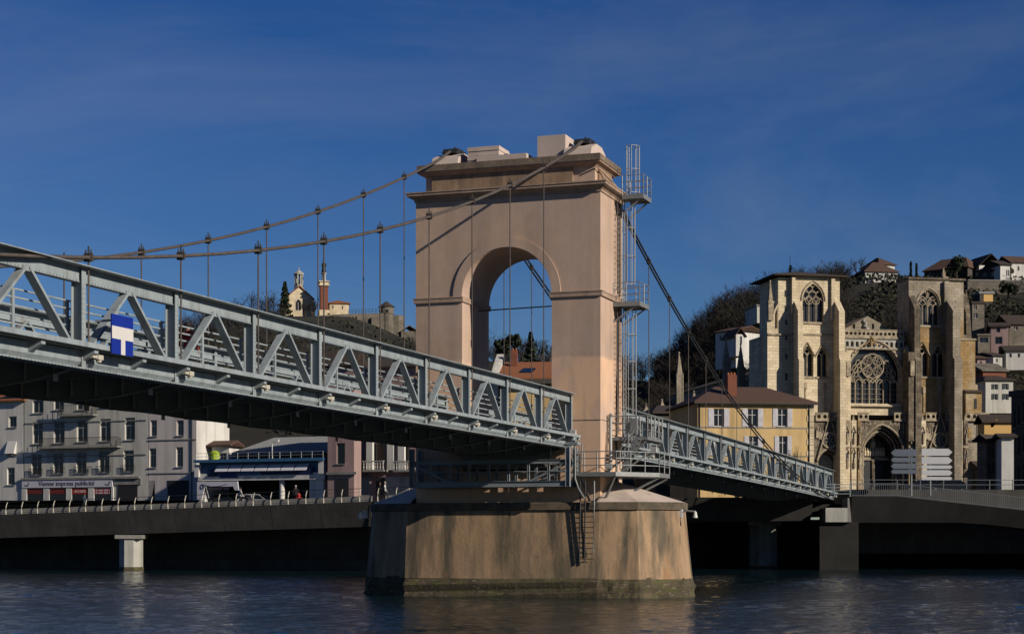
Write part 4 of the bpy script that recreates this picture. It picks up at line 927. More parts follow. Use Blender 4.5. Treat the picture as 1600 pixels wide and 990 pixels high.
# orange, white and dark houses beside the cathedral
OF = Face(1560, 262, R(0))
house('town_house', 'bright orange rendered house with two tiny windows right of the cathedral', OF, 1538, 1584, 660, 8, 4, 'wall_orange', [(1548, 660, 1552, 667), (1556, 655, 1559, 658)], ('gx', 1.2, 'tile_dark'), group='houses right of the cathedral', sill=False, cross=False)
MF = Face(1553, 222, R(38))
h, x0, x1, zt = house('town_house', 'grey-brown house with rows of narrow dark windows below the orange house', MF, 1541, 1566, 690, 8, 1.4, 'wall_stone', [(1544.5, 703, 1546.5, 711), (1550, 702, 1552, 710), (1557, 700, 1559.5, 709), (1545, 723, 1548, 738), (1551.5, 721, 1554.5, 737), (1559, 719, 1562, 736)], ('gx', .8, 'tile_dark'), fm='shutter_dark', group='houses right of the cathedral', sill=False, cross=False)
MG = Face(1566, 216, R(-8))
house('town_house', 'narrow bright white house end at the right of the square', MG, 1565, 1584, 683, 8, 6, 'wall_white', [], ('gx', .5, 'tile_dark'), group='houses right of the cathedral')
NF = Face(1590, 236, R(-58))
house('apartment_block', 'dark brown stone block with cornices at the right edge', NF, 1580, 1625, 618, 8, 12, 'wall_dark', [(1584, 640+i*46, 1586.5, 668+i*46) for i in range(3)]+[(1590.5, 634+i*47, 1593.5, 664+i*47) for i in range(3)]+[(1598, 628+i*48, 1601.5, 659+i*48) for i in range(3)], ('flat', .8, 'wall_dark'), fm='shutter_dark', cat='building', sill=True)
# ------------------------------------------------------------------ hillside houses
HG = 'houses on the right hillside'
def hh(label, c0, c1, rt, rb, Y, ang, wm, wins, roof, name='hill_house', fm='frame_white', shutter=None, depth=9):
    fc = Face((c0+c1)/2, Y, ang); zb = fc.p((c0+c1)/2, rb)[1]-1.5
    return house(name, label, fc, c0, c1, rt, zb, depth, wm, wins, roof, fm=fm, shutter=shutter, group=HG, sill=False)
hh('long low cream house with brown hipped roof on the skyline above the rose window', 1352, 1402, 425, 440, 446, R(8), 'wall_white', [(1358, 428, 1361, 438), (1371, 428, 1374, 438), (1386, 428, 1390, 437)], ('gx', 3.0, 'tile', 4))
hh('higher cream house with brown roof just behind the long low one', 1374, 1398, 414, 430, 462, R(20), 'wall_white', [], ('gx', 2.4, 'tile', 3))
hh('brown roofed house in shade above the right cathedral tower', 1444, 1512, 421, 442, 452, R(-40), 'wall_dark', [(1450, 426, 1454, 432)], ('gx', 3.2, 'tile', 3))
hh('cream gabled house with a small square window on the skyline at right', 1530, 1566, 415, 440, 450, R(14), 'wall_white', [(1546, 410, 1550, 415)], ('gy', 2.9, 'tile_dark'))
hh('house front coloured dark for its shade below the cream gable', 1528, 1560, 423, 443, 440, R(-42), 'wall_dark', [(1536, 426, 1541, 432), (1548, 425, 1553, 431)], ('gx', 1.6, 'tile_dark'))  # dark wall colour stands for the shaded front of the cream house
hh('bright white house with two tall slit windows on the skyline', 1563, 1578, 414, 442, 436, R(12), 'wall_white', [(1572, 422, 1574, 431), (1575, 422, 1577, 431)], ('gx', 1.6, 'tile_dark'))
hh('white ended house at the right edge of the skyline', 1580, 1625, 411, 442, 444, R(10), 'wall_white', [(1590, 416, 1593, 423)], ('gx', 2.2, 'tile'))
rw = Face(1556, 428, R(4)); o = rw.root('retaining_wall', 'long pale stone retaining wall below the skyline houses', 'wall', 55)
MB().box(rw.x(1512), rw.x(1640), 0, 1.2, 50, rw.p(1556, 439)[1]).build('masonry', 'wall_stone', o, off=(0, 0, 55)); MB().box(rw.x(1512), rw.x(1640), -.15, 1.35, rw.p(1556, 439)[1]+.003, rw.p(1556, 439)[1]+.3).build('coping', 'concrete', o, off=(0, 0, 55))
h, x0, x1, zt = hh('garden shed with ochre doors and pale sheet roof under the retaining wall', 1531, 1552, 459, 470, 410, R(5), 'wall_dark', [], ('flat', .5, 'corrugated'), 'garden_shed', depth=5)
MB().box(x0+.9, x1-.1, -.06, -.004, zt-1.75, zt-.15).build('door', 'wall_orange', h, off=h.location[2:3] and (0, 0, h.location[2]))
hh('tall grey house with two stacked white framed windows beside the right tower', 1519, 1538, 474, 515, 372, R(6), 'wall_stone', [(1522, 476, 1526.5, 483), (1522, 489, 1527.5, 497)], ('flat', .4, 'tile_dark'))
h, x0, x1, zt = hh('pinkish house with dark shutters and small balcony on the mid hillside', 1548, 1576, 510, 550, 365, R(-12), 'wall_pink', [(1557, 512, 1563, 519), (1555, 526, 1566, 537), (1560, 541, 1564, 549)], ('gx', 1.2, 'tile_dark'), fm='shutter_dark')
hh('low pinkish house with pale roof at the right edge of the mid hillside', 1577, 1620, 507, 532, 372, R(6), 'wall_stone', [(1584, 510, 1590, 515)], ('gx', 2.4, 'tile_dark'))
hh('small terrace house with railing left of the pinkish house', 1528, 1547, 524, 540, 360, R(5), 'wall_stone', [(1531, 527, 1544, 535)], ('flat', .3, 'wall_stone'), fm='shutter_dark')
hh('grey house with four green shuttered windows behind the cathedral apse', 1540, 1583, 594, 632, 318, R(4), 'wall_grey', [(1552, 600, 1557, 608), (1568.5, 599, 1573.5, 608), (1552, 615, 1557, 624), (1568.5, 615, 1573.5, 624)], ('gx', 1.1, 'tile_dark', 2), shutter='shutter_dark')
hh('red brown roofed house low on the hill behind the cathedral', 1536, 1572, 580, 600, 335, R(12), 'brick', [], ('gx', 1.8, 'wall_stone'))
hh('pale house with shaded side and sunlit arched gable on the wooded slope', 1118, 1150, 518, 565, 385, R(-50), 'wall_white', [(1124, 524, 1128, 532), (1135, 523, 1139, 531)], ('gx', 1.2, 'tile'))
hh('sunlit white gable with one arched opening on the wooded slope', 1150, 1163, 522, 545, 378, R(15), 'wall_white', [(1156, 525, 1159.5, 536)], ('gy', 1.3, 'tile'), depth=7)
hh('small white hut half hidden by trees beside the left cathedral tower', 1183, 1196, 478, 494, 400, R(10), 'wall_grey', [], ('flat', .3, 'concrete'))
hh('small grey house with a pale gable lower on the right hillside', 1552, 1566, 556, 574, 352, R(10), 'wall_grey', [(1556, 560, 1559, 566)], ('gx', 1.0, 'tile_dark'))
hh('narrow ochre house tucked beside the turret of the right tower', 1527, 1540, 560, 582, 345, R(5), 'wall_pink', [(1531, 564, 1534, 570)], ('gx', .9, 'tile'))
hh('long low white house on the hill at the right edge', 1572, 1612, 548, 566, 356, R(-8), 'wall_white', [(1577, 552, 1581, 558), (1590, 552, 1594, 558)], ('gx', 1.4, 'tile_dark'))
hh('brown roofed cottage high on the slope left of the right tower', 1404, 1424, 446, 462, 430, R(15), 'wall_stone', [(1410, 450, 1413, 455)], ('gx', 1.3, 'tile'))
# ------------------------------------------------------------------ cathedral
KF = Face(1200, 285, R(12)); Z0 = 7.8; O = (0, 0, Z0)
ca = KF.root('cathedral', 'weathered limestone gothic cathedral front with two square towers and great traceried window', 'cathedral', Z0)
def G(c, r): return KF.p(c, r)
def gx(c): return KF.x(c)
def gz(c, r): return KF.p(c, r)[1]
def bld(m, name, mt, parent=None, **k): return m.build(name, mt, parent or ca, off=O, **k)
def kbox(name, mt, c0, c1, r0, r1, y0, y1, parent=None):
    cm = (c0+c1)/2; return bld(MB().box(gx(c0), gx(c1), y0, y1, gz(cm, r1), gz(cm, r0)), name, mt, parent)
def arc2(cx, cz, r, a0, a1, y, n=10): return [(cx+r*math.cos(a0+(a1-a0)*i/n), y, cz+r*math.sin(a0+(a1-a0)*i/n)) for i in range(n+1)]
def line_of(outl, y): return [(p[0], y, p[1]) for p in outl]
def tracery_tower(parent, cx, z0, w, zs, k, y, net):
    """bars inside a pointed opening"""
    m = MB(); ol = pointed(cx, z0, w, zs, 8, k); m.tube(line_of(ol, y), .13, 5, closed=True)
    n = 3 if net else 4; top = max(p[1] for p in ol)
    for i in range(1, n): x = cx-w/2+w*i/n; m.tube([(x, y, z0), (x, y, zs-.4)], .09, 5)
    lw = w/n
    for i in range(n): x = cx-w/2+lw*(i+.5); m.tube(line_of(pointed(x, zs-1.1, lw, zs-.5, 5, .8)[2:], y), .085, 5)
    if net:
        r = lw*.5
        for row, cnt in ((0, 2), (1, 3), (2, 2), (3, 1)):
            zc = zs+.1+row*r*1.55
            for q in range(cnt):
                x = cx+(q-(cnt-1)/2)*lw
                if abs(x-cx) < w/2-.2: m.tube([(x+r*math.cos(a)*1.0, y, zc+r*1.05*math.sin(a)) for a in [i*math.pi/6 for i in range(12)]], .085, 5, closed=True)
    else:
        for s in (-1, 1):
            m.tube([(cx+s*w*.24+w*.2*math.cos(a), y, zs+w*.42+w*.2*math.sin(a)) for a in [i*math.pi/6 for i in range(12)]], .09, 5, closed=True)
            m.tube(line_of(pointed(cx+s*w*.25, zs-.4, w*.5, zs, 6, .8)[2:], y), .1, 5)
            for q in (-1, 1): m.tube([(cx+s*w*.24, y, zs+w*.24), (cx+s*w*.24+q*w*.2, y, zs+w*.05)], .07, 4)
        m.tube([(cx, y, zs+w*.3), (cx, y, top-.1)], .09, 5)
    return bld(m, 'tracery', 'carving', parent)
def pinnacle(parent, c, rb, rtop, y, w, mt='carving', name='pinnacle'):
    x = gx(c); zb, zt_ = gz(c, rb), gz(c, rtop); h = zt_-zb; m = MB()
    m.box(x-w/2, x+w/2, y-w/2, y+w/2, zb, zb+h*.42); m.box(x-w*.62, x+w*.62, y-w*.62, y+w*.62, zb+h*.42, zb+h*.47)
    m.lathe((x, y, zb+h*.47), [(w*.58, 0), (w*.1, h*.48), (w*.22, h*.49), (w*.1, h*.53), (0, h*.53)], 4, R(45), R(405))
    for i in range(1, 5):
        k = i/5; r = w*.58*(1-k)+.05
        for a in range(4): q = R(45+90*a); m.lathe((x+r*math.cos(q), y+r*math.sin(q), zb+h*.47+h*.48*k-.1), [(.0, 0), (w*.13, .12), (0, .24)], 4)
    return bld(m, name, mt, parent)
def tower(lab, c0, c1, rt, mt, mt2, win, net, rb=648):
    """one front tower: upper wall with a big window, band, wall with twin lancets"""
    t = bld(MB().box(gx(c0)+.02, gx(c1)-.02, .9, 10 if c0 < 1300 else 4.6, Z0, gz((c0+c1)/2, rt)-.05), 'tower', mt); t['label'] = lab
    cm = (c0+c1)/2; w0, w1, wt, wsp, wb = win
    cx = (gx(w0)+gx(w1))/2; w = gx(w1)-gx(w0); zs = gz(cm, wsp); zb = gz(cm, wb); k = max(.62, ((gz(cm, wt)-zs)**2/(w*w)+.25)); 
    hole = pointed(cx, zb, w, zs, 8, k)
    bld(MB().prism(rect(gx(c0), gz(cm, 522), gx(c1), gz(cm, rt)), 0, .9, [hole]), 'belfry_wall', mt, t)
    bld(MB().prism([(p[0], p[1]) for p in hole], .75, .8), 'louvre_glass', 'stained_glass', t)
    tracery_tower(t, cx, zb, w, zs, k, .35, net)
    m = MB(); m.tube(line_of(pointed(cx, zb, w+.5, zs, 8, k)[2:], -.03), .14, 5); bld(m, 'hood_mould', 'carving', t)
    bld(MB().box(cx-w/2-.3, cx+w/2+.3, -.22, .3, zb-.35, zb-.02), 'sill', 'carving', t)
    return t, cm, hole
def lancets(t, cm, pairs, c0, c1, r0, r1, mt):
    holes = []; z1 = gz(cm, r0); zz0 = gz(cm, r1)
    for a, b in pairs:
        cx = (gx(a)+gx(b))/2; w = gx(b)-gx(a); holes.append((cx, w, pointed(cx, gz(cm, 588), w, gz(cm, 557), 7, .95)))
    bld(MB().prism(rect(gx(c0), zz0, gx(c1), z1), 0, .9, [h[2] for h in holes]), 'lancet_wall', mt, t)
    for cx, w, hl in holes:
        bld(MB().prism(hl, .8, .85), 'dark_opening', 'stained_glass', t)
        m = MB(); z0_, zs = gz(cm, 588), gz(cm, 557); m.tube(line_of(hl, .3), .11, 5, closed=True); m.tube([(cx, .3, z0_), (cx, .3, zs)], .11, 5)
        for s in (-1, 1): m.tube(line_of(pointed(cx+s*w*.25, zs-.5, w*.5, zs-.1, 5, .9)[2:], .3), .1, 5)
        m.tube([(cx+w*.2*math.cos(a), .3, zs+w*.42+w*.2*math.sin(a)) for a in [i*math.pi/5 for i in range(10)]], .1, 5, closed=True); bld(m, 'tracery', 'carving', t)
        m = MB(); apx = (cx, zs+w*1.12); m.tube([(cx-w*.62, -.1, zs+.1), (apx[0], -.1, apx[1]), (cx+w*.62, -.1, zs+.1)], .12, 5); bld(m, 'gablet', 'carving', t)
        bld(MB().box(cx-w*.6, cx+w*.6, -.2, .2, z0_-.3, z0_-.02), 'sill', 'carving', t)
# left tower
lt, cm, _ = tower('pale left tower of the cathedral with tiled cap', 1236, 1312, 432, 'limestone', 'limestone', (1254, 1287, 443, 470, 503), True)
lancets(lt, cm, [(1252.5, 1271), (1276.5, 1293)], 1236, 1312, 523, 648, 'limestone')
kbox('stair_wall', 'limestone', 1217, 1237, 433, 522, .3, 9, lt); kbox('base_wall', 'limestone', 1200, 1237, 522.3, 760, .25, 9, lt)
for r0, r1 in ((453, 463), (477, 485), (499, 507), (522, 531), (552, 561), (582, 594)): kbox('slit_window', 'stained_glass', 1227.5, 1231, r0, r1, .22, .29, lt)
m = MB(); a, b = gx(1206), gx(1322); z = gz(1260, 432); m.add([(a, -1, z), (b, -1, z), (b, 10.6, z), (a, 10.6, z), ((a+b)/2-.4, 5, z+1.5), ((a+b)/2+.4, 5, z+1.5), (a, -1, z+.18), (b, -1, z+.18), (b, 10.6, z+.18), (a, 10.6, z+.18)],
    [(0, 1, 7, 6), (1, 2, 8, 7), (2, 3, 9, 8), (3, 0, 6, 9), (3, 2, 1, 0), (6, 7, 5, 4), (7, 8, 5), (8, 9, 4, 5), (9, 6, 4)]); bld(m, 'tower_cap', 'tile_dark', lt)
bld(MB().tube([(gx(1252), 5, z+2), (gx(1252), 5, z+4.2)], .05, 5), 'lightning_rod', 'iron', lt)
pinnacle(lt, 1204.5, 500, 437, .3, .85)
m = MB(); m.prism([G(1200, 522), G(1218, 522), G(1217, 473), G(1211, 484), G(1209, 496), G(1200, 492)], .35, 1.4, [[G(1212, 513), G(1216, 512), G(1216, 480), G(1212, 490)]]); bld(m, 'flying_buttress', 'limestone', lt)
for c0, c1, r0, yy in ((1239, 1247, 488, -2.2), (1302, 1311, 489, -2.4)):
    m = MB(); z = gz(c0, r0); m.ext([(0, Z0), (0, z+2.2), (yy*.3, z+1.6), (yy, z), (yy, gz(c0, 560)), (yy*1.2, gz(c0, 565)), (yy*1.2, Z0)], gx(c0), gx(c1)); bld(m, 'buttress', 'limestone', lt)
    pinnacle(lt, (c0+c1)/2, 512, 484, yy*.8, .7); 
kbox('buttress_strip', 'limestone', 1297.5, 1303, 434, 500, -.5, -.005, lt); kbox('buttress_strip', 'limestone', 1236, 1241, 434, 490, -.5, -.005, lt)
kbox('string_course', 'carving', 1236, 1312, 521, 523.5, -.18, -.004, lt); kbox('string_course', 'carving', 1200, 1237, 521, 523.5, -.02, .24, lt)
for c in (1258, 1288): kbox('niche', 'carving', c-2, c+2.2, 597, 607, -.28, -.004, lt); kbox('shaft', 'carving', c-.7, c+.7, 607, 645, -.16, -.004, lt)
kbox('niche', 'carving', 1244.5, 1252, 562, 587, -.35, -.004, lt)
# right tower
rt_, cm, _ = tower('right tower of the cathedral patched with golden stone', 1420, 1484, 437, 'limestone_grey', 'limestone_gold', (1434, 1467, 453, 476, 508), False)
lancets(rt_, cm, [(1431.5, 1451), (1456.5, 1475)], 1420, 1484, 523, 648, 'limestone_gold')
kbox('golden_patch', 'limestone_gold', 1430.5, 1470.5, 510, 536, -.05, -.004, rt_); kbox('golden_patch', 'limestone_gold', 1468, 1475.5, 462, 490, -.05, -.004, rt_)
kbox('stair_wall', 'limestone_grey', 1484, 1506, 437, 529, .1, 4.5, rt_); kbox('golden_patch', 'limestone_gold', 1494, 1505, 496, 528, .04, .098, rt_)
kbox('base_wall', 'limestone_gold', 1484, 1524, 529.3, 600, .05, 9, rt_); kbox('base_wall', 'limestone_gold', 1484, 1527, 600.3, 648, -.1, 9, rt_)
kbox('slit_window', 'stained_glass', 1492, 1494, 470, 478, .06, .098, rt_)
kbox('string_course', 'carving', 1484, 1525, 528.3, 531, -.15, .2, rt_)
m = MB(); m.prism([G(1506, 529), G(1520, 529), G(1517, 478), G(1513, 462), G(1506, 455)], .4, 1.6, [[G(1508, 522), G(1512, 522), G(1511, 487), G(1508, 480)]]); bld(m, 'flying_buttress', 'limestone_dark', rt_)
pinnacle(rt_, 1513.5, 480, 452, .9, .6, 'limestone_dark')
for c0, c1, r0, yy, mt in ((1420, 1429, 484, -2.2, 'limestone_dark'), (1476, 1488, 488, -3.0, 'limestone_grey')):
    m = MB(); z = gz(c0, r0); m.ext([(0, Z0), (0, z+2.4), (yy*.3, z+1.7), (yy, z), (yy, gz(c0, 560)), (yy*1.2, gz(c0, 565)), (yy*1.2, Z0)], gx(c0), gx(c1)); bld(m, 'buttress', mt, rt_)
    pinnacle(rt_, (c0+c1)/2, 510, 482, yy*.8, .8, 'limestone_dark')
kbox('buttress_strip', 'limestone_grey', 1473.5, 1481, 440, 500, -.6, -.005, rt_)
kbox('coping', 'limestone_dark', 1419, 1508, 434.3, 437.3, -.3, 4.8, rt_)
st_ = kbox('parapet_block', 'carving', 1476, 1484, 431, 434, .5, 1.6, rt_); pinnacle(st_, 1478.5, 431, 417, 1.0, .5)
for c in (1443, 1468): kbox('niche', 'carving', c-2, c+2.2, 604, 614, -.28, -.004, rt_); kbox('shaft', 'carving', c-.7, c+.7, 614, 645, -.16, -.004, rt_)
kbox('niche', 'carving', 1428.5, 1436, 567, 592, -.38, -.004, rt_); kbox('niche', 'pale_concrete', 1491, 1497, 566, 640, -.6, -.105, rt_)
tu = kbox('turret', 'limestone_gold', 1506, 1531, 614, 648, -.7, 5, rt_); kbox('slit_window', 'stained_glass', 1519, 1523, 623, 639, -.76, -.705, tu); m = MB(); z = gz(1518, 614); m.ext([(-1, z), (5, z), (5, z+.2), (2, z+1.3), (-1, z+.2)], gx(1504.5), gx(1532)); bld(m, 'cap', 'tile_dark', tu)
# centre bay, set back between the towers
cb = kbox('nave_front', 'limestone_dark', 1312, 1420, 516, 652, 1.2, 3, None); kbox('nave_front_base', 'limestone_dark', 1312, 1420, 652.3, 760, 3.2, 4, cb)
m = MB(); m.prism([G(1318, 516), G(1408, 516), G(1364, 491)], 2.2, 9, [rect(G(1341, 0)[0], gz(1341, 512), G(1344.5, 0)[0], gz(1341, 503)), rect(G(1371, 0)[0], gz(1371, 512), G(1374.5, 0)[0], gz(1371, 503))]); bld(m, 'gable', 'limestone_grey', cb)
m = MB(); p = G(1359, 505); 
for i in range(5): m.lathe((p[0]+random.uniform(-.4, .4), 2.0, p[1]-1.2+i*.42), [(.5-.06*i, 0), (.42-.06*i, .3), (.1, .45)], 7)
bld(m, 'gable_statue', 'pale_concrete', cb); bld(MB().tube([(G(1361, 0)[0], 4, gz(1361, 492)), (G(1361, 0)[0], 4, gz(1361, 482))], .05, 5), 'finial', 'iron', cb)
WX, WW = (gx(1325)+gx(1408))/2, gx(1408)-gx(1325); ZS, ZB_ = gz(1366, 588), gz(1366, 630); kk = .62
hole = pointed(WX, ZB_, WW, ZS, 12, kk)
bld(MB().prism(rect(gx(1312), gz(1366, 648), gx(1420), gz(1366, 543)), .2, 1.19, [hole]), 'window_wall', 'limestone', cb)
for q, (dw, y, r) in enumerate(((.55, .12, .2), (.1, .3, .17), (-.3, .6, .15))): bld(MB().tube(line_of(pointed(WX, ZB_, WW+dw, ZS, 14, kk)[1:]+[(WX-(WW+dw)/2, ZB_)], y), r, 6), 'arch_moulding', 'carving', cb)
bld(MB().prism(hole, 1.1, 1.15), 'great_window_glass', 'stained_glass', cb)
m = MB(); y = .8; n = 7; x0_, lw = WX-WW/2+.35, (WW-.7)/7; zl = gz(1366, 600)
for i in range(n+1): m.tube([(x0_+lw*i, y, ZB_), (x0_+lw*i, y, zl)], .11, 5)
for i in range(n): m.tube(line_of(pointed(x0_+lw*(i+.5), zl-.3, lw, zl, 5, .75)[2:], y), .1, 5)
for i in range(n):
    for z in (.8, 1.6, 2.4): m.tube([(x0_+lw*i, y+.1, ZB_+z), (x0_+lw*(i+1), y+.1, ZB_+z)], .03, 4)
RC, RZ, RR = WX-.05, gz(1366, 571), 1.95
m.tube([(RC+RR*math.cos(a), y, RZ+RR*math.sin(a)) for a in [i*math.pi/14 for i in range(28)]], .13, 5, closed=True)
for s in (-1, 1):
    for q in (-1, 1):
        cx, cz, r = RC+s*.86, RZ+q*.86, .8
        m.tube([(cx+r*math.cos(a), y, cz+r*math.sin(a)) for a in [i*math.pi/8 for i in range(16)]], .1, 5, closed=True)
        for k in range(4):
            a = k*math.pi/2+.4; m.tube([(cx+.35*math.cos(a)+.28*math.cos(b), y, cz+.35*math.sin(a)+.28*math.sin(b)) for b in [i*math.pi/4 for i in range(8)]], .06, 4, closed=True)
    for k in range(3):
        cx, cz = RC+s*(2.45+.55*k), RZ+.35-.8*k
        m.tube([(cx+.45*math.cos(a), y, cz+.62*math.sin(a)) for a in [i*math.pi/5 for i in range(10)]], .085, 4, closed=True)
        m.tube([(cx-s*.2+.3*math.cos(a), y, cz-1.0+.4*math.sin(a)) for a in [i*math.pi/5 for i in range(10)]], .075, 4, closed=True)
    m.tube([(RC+s*(RR+.05)*math.cos(t), y, RZ+(RR+.05)*math.sin(t)-.0) for t in (-.2, -.5, -.9)]+[(RC+s*.4, y, zl+.6), (RC, y, zl+.3)], .1, 5)
    m.tube([(RC+s*1.8, y, RZ+.9), (RC+s*2.9, y, RZ-.2), (RC+s*3.6, y, RZ-1.6), (RC+s*3.8, y, zl+.3)], .1, 5)
    m.tube([(RC+s*RR, y, RZ-.3), (RC+s*2.5, y, RZ-1.5), (RC+s*1.5, y, zl+.5), (RC+s*1.2, y, zl+.2)], .09, 5)
bld(m, 'rose_tracery', 'carving', cb)
m = MB(); m.ext([(-.35, ZB_-.5), (.9, ZB_-.5), (.9, ZB_), (.2, ZB_-.05), (-.35, ZB_-.35)], gx(1326), gx(1407)); bld(m, 'window_sill', 'limestone', cb)
# arcade gallery and balustrade over the window
za, zb2 = gz(1363, 543), gz(1363, 529); xa, xb = gx(1313), gx(1413); n = 13; aw = (xb-xa)/n
bld(MB().prism(rect(xa, za, xb, zb2), .15, 1.0, [rounded(xa+aw*(i+.5), za+.15, aw*.62, za+.75, 6) for i in range(n)]), 'arcade', 'pale_concrete', cb)
bld(MB().box(xa, xb, .9, 1.15, za, zb2), 'arcade_back', 'limestone_grey', cb); bld(MB().box(xa-.1, xb+.1, -.1, 1.1, zb2+.003, zb2+.25), 'gallery_ledge', 'carving', cb); bld(MB().box(xa-.1, xb+.1, -.05, .6, za-.28, za-.003), 'gallery_ledge', 'carving', cb)
zc0, zc1 = gz(1363, 526.5), gz(1363, 515.5); n = 15; aw = (xb-xa)/n
def ringpoly(cx, cz, r, k=8): return [(cx+r*math.cos(i*2*math.pi/k), cz+r*math.sin(i*2*math.pi/k)) for i in range(k)]
bld(MB().prism(rect(xa, zc0, xb, zc1), .0, .25, [ringpoly(xa+aw*(i+.5), (zc0+zc1)/2, min(aw, zc1-zc0)*.38) for i in range(n)]), 'balustrade', 'carving', cb)
bld(MB().box(xa-.1, xb+.1, -.08, .33, zc1+.003, zc1+.14), 'balustrade_rail', 'limestone_grey', cb)
p = G(1361, 540); m = MB(); m.tube([(p[0]-1, -.1, p[1]), (p[0], -.1, p[1]+1.5), (p[0]+1, -.1, p[1])], .14, 5); m.lathe((p[0], -.05, p[1]), [(.3, 0), (.35, .5), (.15, 1.0)], 6); bld(m, 'crest', 'limestone_gold', cb)
for c in (1318, 1415): 
    kbox('shaft', 'limestone' if c < 1400 else 'limestone_dark', c-5, c+4, 552, 690, -1.9 if c < 1400 else -2.4, .19, cb); pinnacle(cb, c-1, 552, 540, -.6, .7)
    kbox('niche', 'carving', c-3.5, c+2.8, 566, 589, -2.3 if c < 1400 else -2.8, -1.91 if c < 1400 else -2.41, cb)
m = MB()
for s in (-1, 1):
    for k in range(9): a = .25+.14*k; q = (WX+s*(WW/2+.45)*math.cos(a), ZS+(WW/2+.5)*math.sin(a)*1.02); m.lathe((q[0], -.02, q[1]), [(0, -.2), (.2, 0), (0, .22)], 5)
bld(m, 'crockets', 'limestone_dark', cb)
# lower storey: balustrade and three portals
lo = kbox('portal_storey', 'limestone_dark', 1262, 1535, 664, 665, .3, .4, None)
zt1, zt0 = gz(1400, 646), gz(1400, 656)
def gallery(c0, c1, mt='carving', r0=646.5, r1=656):
    a, b = gx(c0), gx(c1); cmid = (c0+c1)/2; z1, z0_ = gz(cmid, r0), gz(cmid, r1); n = max(2, int((b-a)/.95)); w = (b-a)/n
    bld(MB().prism(rect(a, z0_, b, z1), -1.35, -1.1, [ringpoly(a+w*(i+.5), (z0_+z1)/2, min(w, z1-z0_)*.36, 6) for i in range(n)]), 'balustrade', mt, lo)
    bld(MB().box(a-.05, b+.05, -1.45, -1.0, z1+.003, z1+.15), 'balustrade_rail', mt, lo); bld(MB().box(a-.05, b+.05, -1.5, -.2, z0_-.25, z0_-.003), 'ledge', mt, lo)
gallery(1270, 1289); gallery(1292, 1304); gallery(1336, 1352); gallery(1392, 1410); gallery(1441, 1457); gallery(1472, 1487); gallery(1503, 1540)
def portal(c0, c1, rap, rsp, mt, k, arches, deep=2.6, gableaps=None, circ=None):
    cx = (gx(c0)+gx(c1))/2; w = gx(c1)-gx(c0); zs = gz((c0+c1)/2, rsp); h0 = pointed(cx, Z0, w, zs, 9, k)
    return cx, w, zs, h0
ports = [(1271, 1312, 724, .58), (1337, 1411, 709, .66), (1440, 1487, 724, .58)]
hs = []
for c0, c1, rsp, k in ports:
    cx = (gx(c0)+gx(c1))/2; w = (gx(c1)-gx(c0))*.94; zs = gz((c0+c1)/2, rsp); hs.append((cx, w, zs, k, pointed(cx, Z0, w, zs, 10, k)))
bld(MB().prism(rect(gx(1264), Z0-.001, gx(1503), gz(1380, 657)), -1.1, .2, [[(p[0], max(p[1], Z0+.01)) for p in h[4]] for h in hs]), 'portal_wall', 'limestone_dark', lo)
